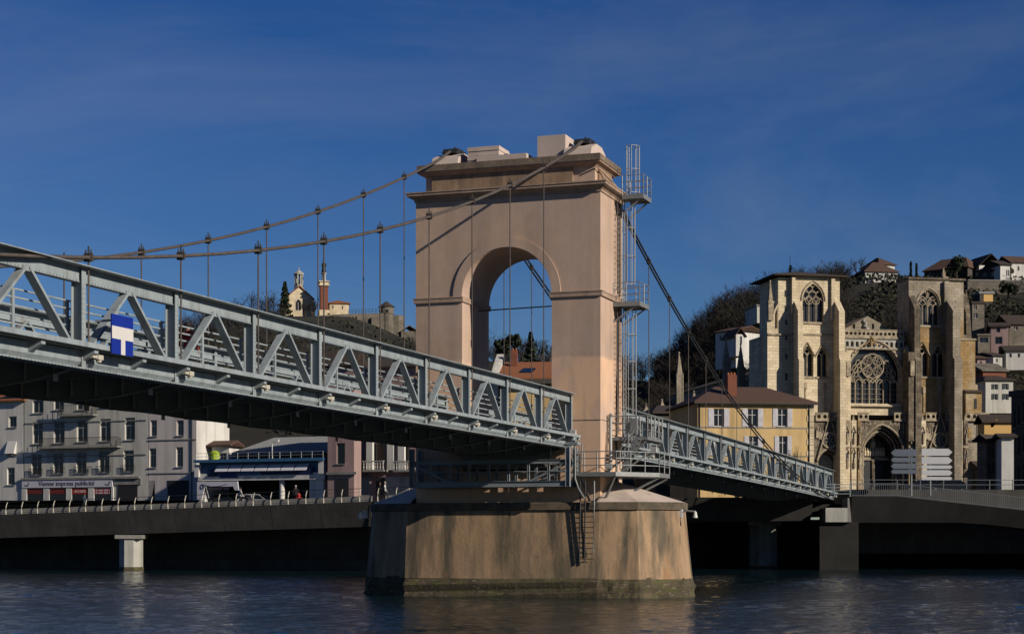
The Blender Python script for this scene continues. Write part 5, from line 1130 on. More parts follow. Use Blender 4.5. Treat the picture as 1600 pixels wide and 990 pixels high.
for i, (cx, w, zs, k, hl) in enumerate(hs):
    dp = 1.9 if i == 1 else 0; po_ = bld(MB().prism(pointed(cx, Z0, w*.7, zs, 8, k), 1.0+dp, 1.15+dp), 'portal', 'iron', lo)
    if i == 1:  # tympanum, trumeau and doors coloured dark to deepen the portal's shade
        ty = [p for p in pointed(cx, zs-.4, w*.6, zs, 8, k)]; bld(MB().prism(ty, .85+dp, .99+dp), 'tympanum', 'limestone_dark', po_)
        m = MB()
        for q in range(9): x = cx-w*.24+w*.06*q; m.lathe((x, .7+dp, zs-.2), [(.2, 0), (.24, .6), (.12, 1.1), (.16, 1.25), (0, 1.5)], 6)
        m.lathe((cx, .65+dp, zs+1.2), [(.4, 0), (.4, .8), (.15, 1.2), (.2, 1.5), (0, 1.8)], 7); bld(m, 'tympanum_figures', 'limestone', po_)
        bld(MB().box(cx-w*.34, cx+w*.34, .5+dp, 1.0+dp, zs-.9, zs-.42), 'lintel', 'carving', po_); bld(MB().box(cx-.25, cx+.25, .5+dp, .9+dp, Z0, zs-.9), 'trumeau', 'limestone_dark', po_)
        for s in (-1, 1): bld(MB().box(cx+s*w*.15-w*.11, cx+s*w*.15+w*.11, .75+dp, .9+dp, Z0, zs-.95), 'door_leaf', 'iron', po_)
    for j, (f_, y) in enumerate(((.96, -1.05), (.86, -.5), (.76, .1), (.68, .7))):
        pts_ = [(p[0], y, p[1]) for p in pointed(cx, Z0, w*f_, zs, 12, k)[1:]]+[(cx-w*f_/2, y, Z0)]
        bld(MB().tube(pts_, .17, 5), 'archivolt', 'carving' if j % 2 == 0 else 'limestone_dark', po_)
        if j in (0, 1, 2):
            m = MB()
            for q in range(3, len(pts_)-3):
                a_, b_ = Vector(pts_[q-1]), Vector(pts_[q]); c_ = (a_+b_)/2; m.lathe((c_.x, y+.12, c_.z-.22), [(.0, 0), (.17, .12), (.1, .34), (.0, .45)], 5)
            bld(m, 'voussoir_figures', 'carving', po_)
    for s in (-1, 1):
        m = MB()
        for j in range(4): x = cx+s*w*(.49-.05*j); m.lathe((x, -.9+.5*j, Z0), [(.16, 0), (.14, zs-Z0-1.9), (.26, zs-Z0-1.8), (.26, zs-Z0-1.6), (.15, zs-Z0-1.2), (.2, zs-Z0-.3), (.28, zs-Z0), (0, zs-Z0+.3)], 6)
        bld(m, 'jamb_shafts', 'carving', po_)
    if i != 1:    # steep gable with a round window above the side portals
        zt_ = gz((ports[i][0]+ports[i][1])/2, 656); xo = w*.5; zg = zs+w*.5
        m = MB(); m.tube([(cx-xo, -1.3, zs+.4), (cx, -1.3, zt_+.9), (cx+xo, -1.3, zs+.4)], .2, 5); m.tube([(cx, -1.3, zt_+.9), (cx, -1.3, zt_+2.6)], .1, 5)
        for s in (-1, 1):
            for q in range(1, 7): m.lathe((cx+s*xo*(1-q/7), -1.3, zs+.4+(zt_+.5-zs)*q/7+.1), [(0, -.15), (.2, 0), (0, .25)], 5)
        bld(m, 'gable_rake', 'carving', po_)
        zc_ = gz((ports[i][0]+ports[i][1])/2, 688); r_ = 1.2
        bld(MB().prism(ringpoly(cx, zc_, r_, 18), -1.2, -1.12), 'round_window', 'stained_glass', po_)
        m = MB(); m.tube([(cx+r_*math.cos(a), -1.22, zc_+r_*math.sin(a)) for a in [q*math.pi/10 for q in range(20)]], .17, 5, closed=True)
        for q in range(6): a = q*math.pi/3; m.tube([(cx+.62*math.cos(a)+.34*math.cos(b), -1.22, zc_+.62*math.sin(a)+.34*math.sin(b)) for b in [z_*math.pi/4 for z_ in range(8)]], .06, 4, closed=True)
        bld(m, 'round_tracery', 'carving', po_)
        m = MB()
        for s in (-1, 1):
            for q in range(3): x = cx+s*(w*.28+.55*q*.8); zq = gz(1290, 676-2*q); m.box(x-.22, x+.22, -1.3, -1.1, zq-1.3, zq); m.lathe((x, -1.2, zq), [(.3, 0), (.05, .6), (0, .7)], 4)
        bld(m, 'blind_panels', 'carving', po_)
    else:
        m = MB(); zt_ = gz(1374, 657)
        for s in (-1, 1):
            for q in range(5): x = cx+s*(w*.18+.75*q); zq = zs+w*k*.86*math.sqrt(max(0, 1-((x-cx)/(w*.62))**2)); m.tube([(x, -1.16, min(zq+.5, zt_-.7)), (x, -1.16, zt_-.3)], .1, 4); m.tube([(x-.35, -1.16, zt_-.9), (x, -1.16, zt_-.3), (x+.35, -1.16, zt_-.9)], .07, 4)
        bld(m, 'blind_tracery', 'carving', po_)
# piers between the portals with niches and canopies
for c0, c1, mt in ((1312.5, 1321, 'limestone'), (1323.5, 1331, 'limestone'), (1333.5, 1337.5, 'limestone_gold'), (1412.5, 1419, 'limestone_gold'), (1421, 1428, 'limestone_dark'), (1430, 1439, 'limestone'), (1489, 1496, 'limestone'), (1498, 1504, 'limestone_dark')):
    cmid = (c0+c1)/2; b_ = kbox('pier', mt, c0, c1, 657.5, 768, -1.9, -1.101, lo); x = gx(cmid); wv = gx(c1)-gx(c0)
    for r0, r1 in ((672, 694), (704, 732)):
        bld(MB().prism(pointed(x, gz(cmid, r1), wv*.5, gz(cmid, r0+6), 5, .9), -1.93, -1.905), 'niche', 'iron', b_)
        bld(MB().lathe((x, -2.0, gz(cmid, r1)), [(.2, 0), (.22, .7), (.12, 1.3), (.16, 1.5), (0, 1.75)], 6), 'niche_figure', 'carving', b_)
        bld(MB().tube([(x-wv*.4, -1.97, gz(cmid, r0+5)), (x, -1.97, gz(cmid, r0-5)), (x+wv*.4, -1.97, gz(cmid, r0+5))], .1, 4), 'canopy', 'carving', b_)
    bld(MB().box(gx(c0)-.08, gx(c1)+.08, -2.0, -1.0, gz(cmid, 700), gz(cmid, 697.5)), 'band', 'carving', b_); pinnacle(b_, cmid, 664, 648, -1.6, wv*.5)
# right annex
an = kbox('annex_wall', 'limestone_grey', 1503.5, 1541, 657.5, 765, -.9, 6, None); kbox('annex_band', 'limestone_dark', 1503.5, 1541.5, 687, 690.5, -1.1, -.905, an)
kbox('annex_shaft', 'carving', 1522, 1523.5, 660, 687, -1.0, -.905, an); kbox('golden_patch', 'limestone_gold', 1509, 1514, 668, 685, -.95, -.905, an); kbox('window', 'stained_glass', 1526, 1531, 703, 715, -.96, -.905, an)
ar = MB().ext([(-4, gz(1520, 735)), (-.9, gz(1520, 722)), (-.9, gz(1520, 720)), (-4.2, gz(1520, 733))], gx(1512), gx(1541)); bld(ar, 'lean_to_roof', 'tile_dark', an); kbox('lean_to', 'wall_stone', 1517, 1541, 735, 765, -3.6, -.92, an)
# nave with buttress pinnacles running back behind the left tower
nv = bld(MB().box(gx(1275), gx(1445), 9, 82, Z0, gz(1360, 560)), 'nave', 'limestone_grey'); m = MB(); zt_ = gz(1360, 560); m.add([(gx(1275)-.4, 9, zt_), (gx(1445)+.4, 9, zt_), (gx(1445)+.4, 82, zt_), (gx(1275)-.4, 82, zt_), ((gx(1275)+gx(1445))/2, 9, zt_+3.2), ((gx(1275)+gx(1445))/2, 82, zt_+3.2)], [(0, 1, 4), (1, 2, 5, 4), (2, 3, 5), (3, 0, 4, 5)]); bld(m, 'nave_roof', 'tile_dark', nv)
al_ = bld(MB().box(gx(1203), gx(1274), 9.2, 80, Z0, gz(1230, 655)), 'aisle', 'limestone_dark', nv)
for i, (yb, up) in enumerate(((14.5, 1.2), (22, 3), (31, -9), (40, -9), (49, 3.2), (60, -9), (71, -9))):
    x = gx(1204); zt_ = gz(1200, 640)
    bld(MB().box(x-.7, x+1.2, yb-.8, yb+.8, Z0, zt_+3.5), 'aisle_buttress', 'limestone_dark', nv)
    m = MB(); up = max(up, -2); m.box(x-.45, x+.55, yb-.5, yb+.5, zt_+3.5, zt_+6.5+up)
    for q in (-.5, .6): m.box(x+q-.12, x+q+.12, yb-.6, yb-.35, zt_+3.5, zt_+7+up)
    m.lathe((x+.05, yb, zt_+6.5+up), [(.8, 0), (.1, 4.2 if up > 0 else 1.5), (.25, 4.3 if up > 0 else 1.6), (0, 4.7 if up > 0 else 1.9)], 4, R(45), R(405)); bld(m, 'pinnacle', 'limestone_grey', nv)
    m = MB(); m.hexa([(x+.8, yb-.3, zt_+2), (gx(1275), yb-.3, zt_+6.2), (gx(1275), yb+.3, zt_+6.2), (x+.8, yb+.3, zt_+2), (x+.8, yb-.3, zt_+3.4), (gx(1275), yb-.3, zt_+8), (gx(1275), yb+.3, zt_+8), (x+.8, yb+.3, zt_+3.4)]); bld(m, 'flying_buttress', 'limestone_grey', nv)
# ------------------------------------------------------------------ chapel hill on the left
def lbl(o, **k): return o
PFc = Face(483, 462, R(14)); zb = PFc.p(483, 500)[1]-2; Op = (0, 0, zb)
cp = PFc.root('hill_chapel', 'pale stone chapel with open belfry on the hilltop above the truss', 'chapel', zb)
def p_(c, r): return PFc.p(c, r)
cxp = PFc.x(468); w2 = (PFc.x(491)-PFc.x(449))/2; zt_ = p_(468, 466)[1]; zap = p_(468, 448)[1]
hole = pointed(PFc.x(466), p_(466, 485)[1], 1.5, p_(466, 474)[1], 6, .8)
MB().prism([(cxp-w2, zb-2), (cxp+w2, zb-2), (cxp+w2, zt_), (cxp, zap), (cxp-w2, zt_)], 0, .6, [hole]).build('front_wall', 'limestone', cp, off=Op)
MB().prism(hole, .4, .45).build('window', 'stained_glass', cp, off=Op)
m = MB(); m.tube(line_of(hole, .1), .14, 5, closed=True); m.tube([(PFc.x(466), .2, p_(466, 485)[1]), (PFc.x(466), .2, p_(466, 472)[1])], .1, 4); m.build('tracery', 'pale_concrete', cp, off=Op)
MB().prism([(cxp-w2+.05, zb-2), (cxp+w2-.05, zb-2), (cxp+w2-.05, zt_), (cxp, zap-.1), (cxp-w2+.05, zt_)], .61, 16).build('nave', 'limestone', cp, off=Op)
m = MB()
for s in (-1, 1): m.hexa([(cxp+s*(w2+.4), -.4, zt_-.3), (cxp, -.4, zap+.1), (cxp, 16.4, zap+.1), (cxp+s*(w2+.4), 16.4, zt_-.3), (cxp+s*(w2+.4), -.4, zt_-.05), (cxp, -.4, zap+.4), (cxp, 16.4, zap+.4), (cxp+s*(w2+.4), 16.4, zt_-.05)])
m.build('roof', 'tile_orange', cp, off=Op)
for s in (-1, 1): MB().box(cxp+s*w2-.5, cxp+s*w2+.5, -.7, .3, zb-2, zt_-.8).build('corner_buttress', 'limestone', cp, off=Op)
zb1, zb2_ = zap-1.2, p_(468, 428)[1]
bf = MB().lathe((cxp, 1.5, zb1), [(1.35, 0), (1.2, 1.6), (1.2, 1.9)], 8, R(22.5), R(382.5)).build('belfry', 'pale_concrete', cp, off=Op)
for i in range(8): a = R(22.5+45*i); MB().box(cxp+1.02*math.cos(a)-.17, cxp+1.02*math.cos(a)+.17, 1.5+1.02*math.sin(a)-.17, 1.5+1.02*math.sin(a)+.17, zb1+1.9, zb2_).build('belfry_column', 'pale_concrete', bf, off=Op)
MB().lathe((cxp, 1.5, zb2_), [(1.4, 0), (1.4, .25), (1.0, .6), (.5, 1.0), (.15, 1.2), (.12, 2.0), (0, 2.1)], 8, R(22.5), R(382.5)).build('belfry_dome', 'pale_concrete', bf, off=Op)
MB().lathe((cxp, 1.5, zb1+1.9), [(.45, 0), (.3, .9), (0, 1.1)], 8).build('bell', 'iron', bf, off=Op)
# statue column
SFc = Face(507, 458, R(14)); zb = SFc.p(507, 500)[1]-1
sc = SFc.root('statue_column', 'tall red brick pillar carrying a dark statue beside the hilltop chapel', 'monument', zb); O2 = (0, 0, zb)
def sz(r): return SFc.p(507, r)[1]
MB().box(-1.3, 1.3, 0, 2.6, zb-2, sz(484)).build('plinth', 'limestone', sc, off=O2); MB().box(-1.0, 1.0, .3, 2.3, sz(484), sz(446)).build('pillar', 'brick', sc, off=O2)
m = MB().box(-1.35, 1.35, -.05, 2.65, sz(446), sz(444)); m.box(-1.15, 1.15, .15, 2.45, sz(444), sz(440)); m.box(-1.4, 1.4, -.1, 2.7, sz(440), sz(438.5)); m.build('capital', 'limestone', sc, off=O2)
MB().lathe((0, 1.3, sz(438.5)), [(.75, 0), (.7, .4), (.5, .6), (.5, 1.7), (.75, 2.0), (.75, 2.2)], 10).build('drum', 'pale_concrete', sc, off=O2)
m = MB(); z = sz(438.5)+2.2; m.lathe((0, 1.3, z), [(.55, 0), (.6, .3), (.45, 1.2), (.5, 1.9), (.42, 2.5), (.18, 2.75), (.15, 2.85), (.24, 3.05), (.22, 3.3), (0, 3.5)], 12); m.tube([(.4, 1.2, z+2.4), (.6, 1.0, z+1.8), (.25, .8, z+1.6)], .13, 6); m.tube([(-.4, 1.2, z+2.4), (-.55, 1.0, z+1.8), (-.2, .8, z+1.7)], .13, 6); m.build('statue', 'iron', sc, off=O2, smooth=True)
VF = Face(532, 462, R(10)); zb = VF.p(532, 495)[1]-2
house('hill_house', 'cream house with flat red roof behind the statue column', VF, 515, 545, 474, zb, 8, 'limestone', [(519, 477, 521, 482), (534, 478, 536, 483)], ('gx', 1.2, 'tile_orange', 3), sill=False, cross=False)
# castle terrace with round turret
TFc = Face(570, 452, R(10)); zb = TFc.p(570, 535)[1]; cw = TFc.root('terrace_wall', 'long dark stone castle terrace wall with railing on the left hilltop', 'wall', zb)
MB().prism([TFc.p(494, 540), TFc.p(600, 550), TFc.p(600, 489), TFc.p(545, 490), TFc.p(494, 493)], 0, 12).build('masonry', 'wall_stone', cw, off=(0, 0, zb))
m = MB(); railing(m, [(TFc.x(545), .3, TFc.p(545, 490)[1]), (TFc.x(598), .3, TFc.p(598, 489)[1])], 1.1, 2, .04); m.build('railing', 'iron', cw, off=(0, 0, zb))
for c in (512, 536, 560, 583): MB().box(TFc.x(c)-.5, TFc.x(c)+.5, -.9, .0, TFc.p(c, 545)[1], TFc.p(c, 496)[1]).build('wall_buttress', 'wall_stone', cw, off=(0, 0, zb))
tr = TFc.root('round_turret', 'round stone turret with dark conical roof at the end of the terrace wall', 'turret', zb); x = TFc.x(605); z1 = TFc.p(605, 478)[1]
MB().lathe((x, 1.5, zb-3), [(2.5, 0), (1.75, 6), (1.7, z1-zb+1), (1.85, z1-zb+1.2), (1.85, z1-zb+3)], 14).build('shaft', 'wall_stone', tr, off=(0, 0, zb), smooth=False)
MB().lathe((x, 1.5, z1), [(2.2, -.1), (0, 1.5)], 14).build('roof', 'tile_dark', tr, off=(0, 0, zb)); MB().box(x-.25, x+.25, -.45, -.3, z1-1.6, z1-.9).build('window', 'stained_glass', tr, off=(0, 0, zb))
MB().lathe((TFc.x(621), 3, zb-3), [(2.6, 0), (2.3, 5), (1.9, TFc.p(621, 491)[1]-zb+3)], 9).build('bastion', 'wall_stone', tr, off=(0, 0, zb))
UF = Face(638, 445, R(10)); zb = UF.p(638, 530)[1]-1
house('hill_house', 'small rounded stone outbuilding on the hill just left of the tower', UF, 627, 652, 517, zb, 6, 'wall_stone', [], ('gy', 1.3, 'wall_stone'), sill=False)
# ------------------------------------------------------------------ trees
def leaf_faces(m, pts, size):
    for p in pts:
        a = Vector((random.gauss(0, 1), random.gauss(0, 1), random.gauss(0, 1))).normalized(); b = a.orthogonal().normalized(); s = size*random.uniform(.6, 1.4)
        c = a.cross(b); m.add([p+b*s, p+c*s*.7, p-b*s, p-c*s*.7], [(0, 1, 2, 3)])
def conifer(label, c, rb, rt, Y, w, name='conifer_tree', group=None, n=500, mt='leaf_dark'):
    p = px(c, rb, Y); h = (rb-rt)*Y/F+1; t = thing(name, label, 'tree', (p.x, p.y, p.z-1), 0, group)
    MB().tube([(0, 0, 0), (0, 0, h*.95)], [.28, .04], 6).build('trunk', 'bark', t)
    m = MB(); pts = []
    for i in range(n):
        k = random.random()**.8; a = random.uniform(0, 6.28); tier = .75+.25*math.sin(k*40); r = w*(1-k)**.8*tier*random.uniform(.35, 1)
        pts.append(Vector((r*math.cos(a), r*math.sin(a), h*(.08+.92*k)-r*.25)))
    leaf_faces(m, pts, .3+w*.06); m.build('crown', mt, t)
def bare_tree(label, c, rb, rt, Y, w, group=None, mt='twig', gen=4):
    p = px(c, rb, Y); h = (rb-rt)*Y/F+1; t = thing('bare_tree', label, 'tree', (p.x, p.y, p.z-1), 0, group)
    tr = MB(); cr = MB(); tr.tube([(0, 0, 0), (.1, 0, h*.35)], [.26, .17], 6)
    def grow(q, d, L_, r, g):
        e = q+d*L_; (tr if g > 2 else cr).tube([q, (q+e)/2+Vector((random.uniform(-.1, .1)*L_,)*3), e], [r, r*.75, r*.5], 4 if g < 3 else 5, caps=False)
        if g == 0: return
        for _ in range(3 if g > 1 else 4):
            nd = (d+Vector((random.uniform(-.8, .8), random.uniform(-.8, .8), random.uniform(-.25, .7)))).normalized(); grow(q+(e-q)*random.uniform(.5, 1), nd, L_*random.uniform(.55, .8), r*.55, g-1)
    for i in range(5):
        a = i*1.26+random.uniform(-.3, .3); grow(Vector((.1, 0, h*.35)), Vector((math.cos(a)*w/h, math.sin(a)*w/h, .9)).normalized(), h*.3, .13, gen-1)
    tr.build('trunk', 'bark', t); cr.build('crown', mt, t)
def round_tree(label, c, rb, rt, Y, w, name='evergreen_tree', group=None, n=900, base=.35, mt='leaf_dark', size=.32):
    p = px(c, rb, Y); h = (rb-rt)*Y/F+1; t = thing(name, label, 'tree', (p.x, p.y, p.z-1), 0, group)
    tr = MB().tube([(0, 0, 0), (.1, 0, h*.6)], [.3, .15], 6)
    cl = [(Vector((random.uniform(-.6, .6)*w, random.uniform(-.6, .6)*w, h*random.uniform(base+.15, .88))), random.uniform(.3, .5)*w) for _ in range(9)]
    for q, r in cl: tr.tube([(.05, 0, h*.4), q], [.1, .03], 4)
    tr.build('trunk', 'bark', t); m = MB(); pts = []
    for i in range(n):
        q, r = random.choice(cl); d = Vector((random.gauss(0, 1), random.gauss(0, 1), random.gauss(0, .8))).normalized(); pts.append(q+d*r*random.uniform(.5, 1.05))
    leaf_faces(m, pts, size); m.build('crown', mt, t)
conifer('tall dark cedar left of the hilltop chapel', 445, 492, 441, 455, 2.6, n=700)
conifer('dark pointed fir seen through the arch', 829, 566, 520, 330, 1.9, n=600)
round_tree('umbrella pine seen through the arch', 803, 560, 520, 340, 1.6, base=.5)
round_tree('dark bushy evergreen left of the umbrella pine at the arch jamb', 786, 560, 524, 350, 1.6, base=.3)
for i, (c, rt, lb) in enumerate(((815, 530, 'bare tree between the umbrella pine and the fir'), (845, 526, 'bare tree just right of the fir in the arch'), (858, 532, 'bare tree beside the right jamb of the arch'))): bare_tree(lb, c, 570, rt, 345, 2.2, 'trees seen through the arch')
bare_tree('lone bare tree on the skyline between the cathedral towers', 1341, 445, 400, 452, 4.2, mt='twig')
round_tree('large dark evergreen on the skyline above the right tower', 1494, 446, 400, 446, 3.6, n=1500)
for c, rt, lb in ((1423, 409, 'thin dark cypress on the skyline left of its partner'), (1432, 412, 'thin dark cypress on the skyline, right one of the pair')): conifer(lb, c, 445, rt, 440, .5, 'cypress_tree', 'cypresses on the skyline', 260)
round_tree('dark shrubby tree against the retaining wall at right', 1575, 466, 438, 420, 2.6, n=700)
conifer('small dark conifer on top of the left tower roof line', 1235, 440, 415, 430, .9, n=200)
for i, c in enumerate((258, 286, 312, 340, 366, 392, 418)): round_tree(['low scrubby tree at the left foot of the chapel hill', 'second scrubby tree on the chapel hill from the left', 'third scrubby tree on the chapel hill from the left', 'fourth scrubby tree on the chapel hill from the left', 'fifth scrubby tree on the chapel hill from the left', 'scrubby tree on the chapel hill two before the cedar', 'scrubby tree on the chapel hill next to the cedar'][i], c, 552-i*7, 526-i*7+random.uniform(-4, 4), 450, 2.6, group='scrub on the chapel hill', n=420, mt='leaf_ivy' if i % 3 == 0 else 'twig', base=.1)
for c, lb in ((476, 'bare tree in front of the chapel, left one'), (489, 'bare tree in front of the chapel, right one')): bare_tree(lb, c, 503, 468, 452, 2.0, 'bare trees before the chapel')
# far wood on the hillsides: one mass
m = MB(); cnt = 0
def wood_tree(X, Y, h, dens, w):
    z = terrain(X, Y)-.5; b = Vector((X, Y, z)); top = b+Vector((random.uniform(-.4, .4), 0, h))
    m.add([b+Vector((-.14, 0, 0)), b+Vector((.14, 0, 0)), top], [(0, 1, 2)])
    for _ in range(dens):
        k = random.uniform(.2, .8); q = b.lerp(top, k); a = random.uniform(0, 6.28); l_ = w*(.55+.6*math.sin(k*3.3))*random.uniform(.5, 1.15)
        e = q+Vector((math.cos(a)*l_, math.sin(a)*l_, l_*random.uniform(.35, 1.1))); s = Vector((random.uniform(-1, 1), random.uniform(-1, 1), random.uniform(-.4, .4))).normalized()*.06
        m.add([q-s, q+s, e], [(0, 1, 2)])
        for __ in range(5):
            f2 = q.lerp(e, random.uniform(.3, 1)); g2 = f2+Vector((random.uniform(-1, 1), random.uniform(-1, 1), random.uniform(.1, 1.3)))*l_*.45; m.add([f2-s*.7, f2+s*.7, g2], [(0, 1, 2)])
def clear(X, Y):
    c = 800+X/Y*F
    return (1325 < c < 1620 and Y > 400) or (1115 < c < 1170 and 360 < Y < 395) or (1515 < c and Y < 400 and random.random() < .75)
tries = 0
while cnt < 1150 and tries < 20000:
    tries += 1; Y = random.uniform(325, 475); c = random.uniform(1022, 1640) if random.random() < .72 else random.uniform(235, 1010); X = (c-800)/F*Y
    if Y < 345 and 1150 < c < 1540: continue
    if clear(X, Y): continue
    if c < 1015 and (Y < 395 or 440 < c < 655): continue
    wood_tree(X, Y, random.uniform(4, 8), 30, random.uniform(1.6, 3.0)); cnt += 1
struct(m.build('hillside_wood', 'twig'), 'bare winter wood covering the hillside', 'stuff')
m = MB(); pts = []
for _ in range(48000):
    Y = random.uniform(300, 470); c = random.uniform(1015, 1640) if random.random() < .75 else random.uniform(200, 1010); X = (c-800)/F*Y
    if noise.noise(Vector((X*.045, Y*.045, 1))) < (-.02 if c < 1320 else -.3): continue
    if 430 < c < 660 and (Y > 425 or random.random() < .3): continue
    pts.append(Vector((X, Y, terrain(X, Y)+random.uniform(0, 1.6))))
leaf_faces(m, pts, .4); struct(m.build('undergrowth', 'leaf_ivy'), 'ivy and evergreen scrub under the hillside trees', 'stuff')
# ------------------------------------------------------------------ road signs
def signpost(label, c, rows, c0, c1, point, mt, Y, pc):
    fc = Face(c, Y, R(2)); t = fc.root('road_sign', label, 'sign', 7.2); O3 = (0, 0, 7.2)
    MB().tube([(fc.x(pc), .12, 7.2), (fc.x(pc), .12, fc.p(pc, rows[0][0])[1]+.1)], .09, 8).build('post', 'galvanised', t, off=O3)
    for r0, r1 in rows:
        z0, z1 = fc.p(c, r1)[1]+.03, fc.p(c, r0)[1]-.03; a, b = fc.x(c0), fc.x(c1); zm = (z0+z1)/2; tip = (z1-z0)*.55
        poly = [(a, z0), (b-tip, z0), (b, zm), (b-tip, z1), (a, z1)] if point > 0 else [(a+tip, z0), (b, z0), (b, z1), (a+tip, z1), (a, zm)]
        MB().prism(poly, -.03, .03).build('arrow_board', mt, t, off=O3)
        MB().box(fc.x(pc)-.12, fc.x(pc)+.12, .031, .2, zm-.05, zm+.05).build('clamp', 'galvanised', t, off=O3)
signpost('signpost with four dark grey arrow boards pointing left', 1412, [(701, 713), (714, 722), (723, 732.5), (733, 740)], 1392, 1432, -1, 'sign_grey', 174, 1424.5)
signpost('signpost with five white arrow boards pointing right', 1464, [(700, 712), (713, 725), (726, 732.5), (733.5, 743), (744, 750)], 1440, 1488, 1, 'sign_pale', 174, 1454)
# ------------------------------------------------------------------ people
def person(label, loc, rz, top, legs, hair='hair', stride=.32, arm=.25, scale=1.0, bag=False):
    t = thing('person', label, 'person', loc, rz); t.scale = (scale,)*3
    V = [(0, 0, .96), (0, 0, 1.12), (0, .02, 1.34), (0, .01, 1.47), (0, 0, 1.56), (0, -.01, 1.66), (0, 0, 1.73)]; Rr = [(.16, .115), (.14, .1), (.17, .11), (.065, .06), (.06, .06), (.085, .1), (.06, .07)]; E = [(i, i+1) for i in range(6)]
    def chain(a, pts, rs):
        p = a
        for q, r in zip(pts, rs): V.append(q); Rr.append((r, r) if not isinstance(r, tuple) else r); E.append((p, len(V)-1)); p = len(V)-1
    for s in (-1, 1):
        d = stride*s
        chain(0, [(s*.09, 0, .9), (s*.1, -d*.55, .5), (s*.1, -d+.05*(s < 0), .09), (s*.11, -d-.17, .035)], [.1, .068, .045, (.045, .035)])
        chain(2, [(s*.19, .02, 1.40), (s*.25, d*arm+.03, 1.13), (s*.24, d*arm*2-.08, .9), (s*.235, d*arm*2-.12, .82)], [.06, .045, .034, .03])
    me = bpy.data.meshes.new('body'); me.from_pydata(V, E, []); o = bpy.data.objects.new('tmp', me); COL.objects.link(o)
    sk = o.modifiers.new('s', 'SKIN'); 
    for i, r in enumerate(Rr): me.skin_vertices[0].data[i].radius = r
    me.skin_vertices[0].data[0].use_root = True
    o.modifiers.new('d', 'SUBSURF').levels = 1
    dg = bpy.context.evaluated_depsgraph_get(); nm = bpy.data.meshes.new_from_object(o.evaluated_get(dg)); bpy.data.objects.remove(o)
    bm = bmesh.new(); bm.from_mesh(nm)
    for k in (-1, 1):     # five fingers on each hand
        y = k*stride*arm*2-.12
        for f_ in range(5):
            a = Vector((k*(.235+.012*(f_-2)*0), y+.018*(f_-2), .81)); b = a+Vector((-k*.012, -.01 if f_ else -.05, -.065-.012*(1.5-abs(f_-2.2)))); r = bmesh.ops.create_cone(bm, cap_ends=True, segments=5, radius1=.009, radius2=.007, depth=(b-a).length)
            bmesh.ops.transform(bm, matrix=Matrix.Translation((a+b)/2) @ (b-a).to_track_quat('Z', 'Y').to_matrix().to_4x4(), verts=r['verts'])
    r = bmesh.ops.create_cone(bm, cap_ends=True, segments=5, radius1=.018, radius2=.004, depth=.05); bmesh.ops.transform(bm, matrix=Matrix.Translation((0, -.115, 1.645)) @ Matrix.Rotation(R(75), 4, 'X'), verts=r['verts'])
    bm.to_mesh(nm); bm.free()
    for k in ('skin', top, legs, 'cloth_black'): nm.materials.append(MATS[k])
    for f_ in nm.polygons:
        c = f_.center; f_.use_smooth = True
        f_.material_index = 3 if c.z < .075 else 2 if c.z < .93 and abs(c.x) < .2 else 0 if (c.z > 1.5 or (c.z < .88 and abs(c.x) > .2)) else 1
    b = bpy.data.objects.new('body', nm); COL.objects.link(b); b.parent = t
    MB().lathe((0, .015, 1.66), [(.098, -.04), (.108, .03), (.09, .09), (.05, .12), (0, .13)], 10).build('hair', hair, t, smooth=True)
    return t
def on_deck(u, t, z=ZD): return B(u, t, z)
person('person in a red jacket walking on the left span', on_deck(1.6, -36.6), R(150), 'cloth_red', 'cloth_blue')
person('dark-haired person in a tan top on the left span near the tower', on_deck(2.1, -17.6), R(200), 'cloth_tan', 'cloth_black')
person('person in dark clothes just right of the one in tan on the span', on_deck(1.5, -16.0), R(20), 'cloth_black', 'cloth_black')
def prom(c, dy=2.2):
    x = PF.x(c); q = PF.O+PF.e*x; return (q.x+math.sin(-PA)*dy, q.y+math.cos(PA)*dy, prom_z(x)+.003)
person('walker in black on the left promenade below the pink house', prom(587.5, .9), R(95), 'cloth_black', 'cloth_black')
person('walker in a white top on the left promenade beside one in black', prom(595.5, .9), R(80), 'cloth_white', 'cloth_black', 'hair_pale')
person('pale-haired person in black standing behind the red hydrant', prom(453, 1.2), R(180), 'cloth_black', 'cloth_black', 'hair_pale', .1)
person('person in dark clothes on the promenade before the red shop front', prom(124, .9), R(60), 'cloth_blue', 'cloth_black', stride=.4)
person('person in white by the parked motorbikes in front of the station', prom(368, 1.0), R(120), 'cloth_white', 'cloth_black')
rq = RP.O+RP.e*RP.x(1368)+Vector((0, 1.5)); person('walker in dark clothes on the square in front of the cathedral portal', (rq.x, rq.y, 7.6), R(75), 'cloth_black', 'cloth_black', stride=.38)
# hydrant
q = prom(460, .9); hy = thing('fire_hydrant', 'small red fire hydrant on the left promenade', 'hydrant', q)
MB().lathe((0, 0, 0), [(.2, 0), (.2, .08), (.13, .1), (.13, .75), (.19, .78), (.19, .85), (.12, 1.0), (0, 1.08)], 10).build('barrel', 'red', hy); MB().tube([(-.26, 0, .62), (.26, 0, .62)], .07, 8).build('outlet', 'red', hy)
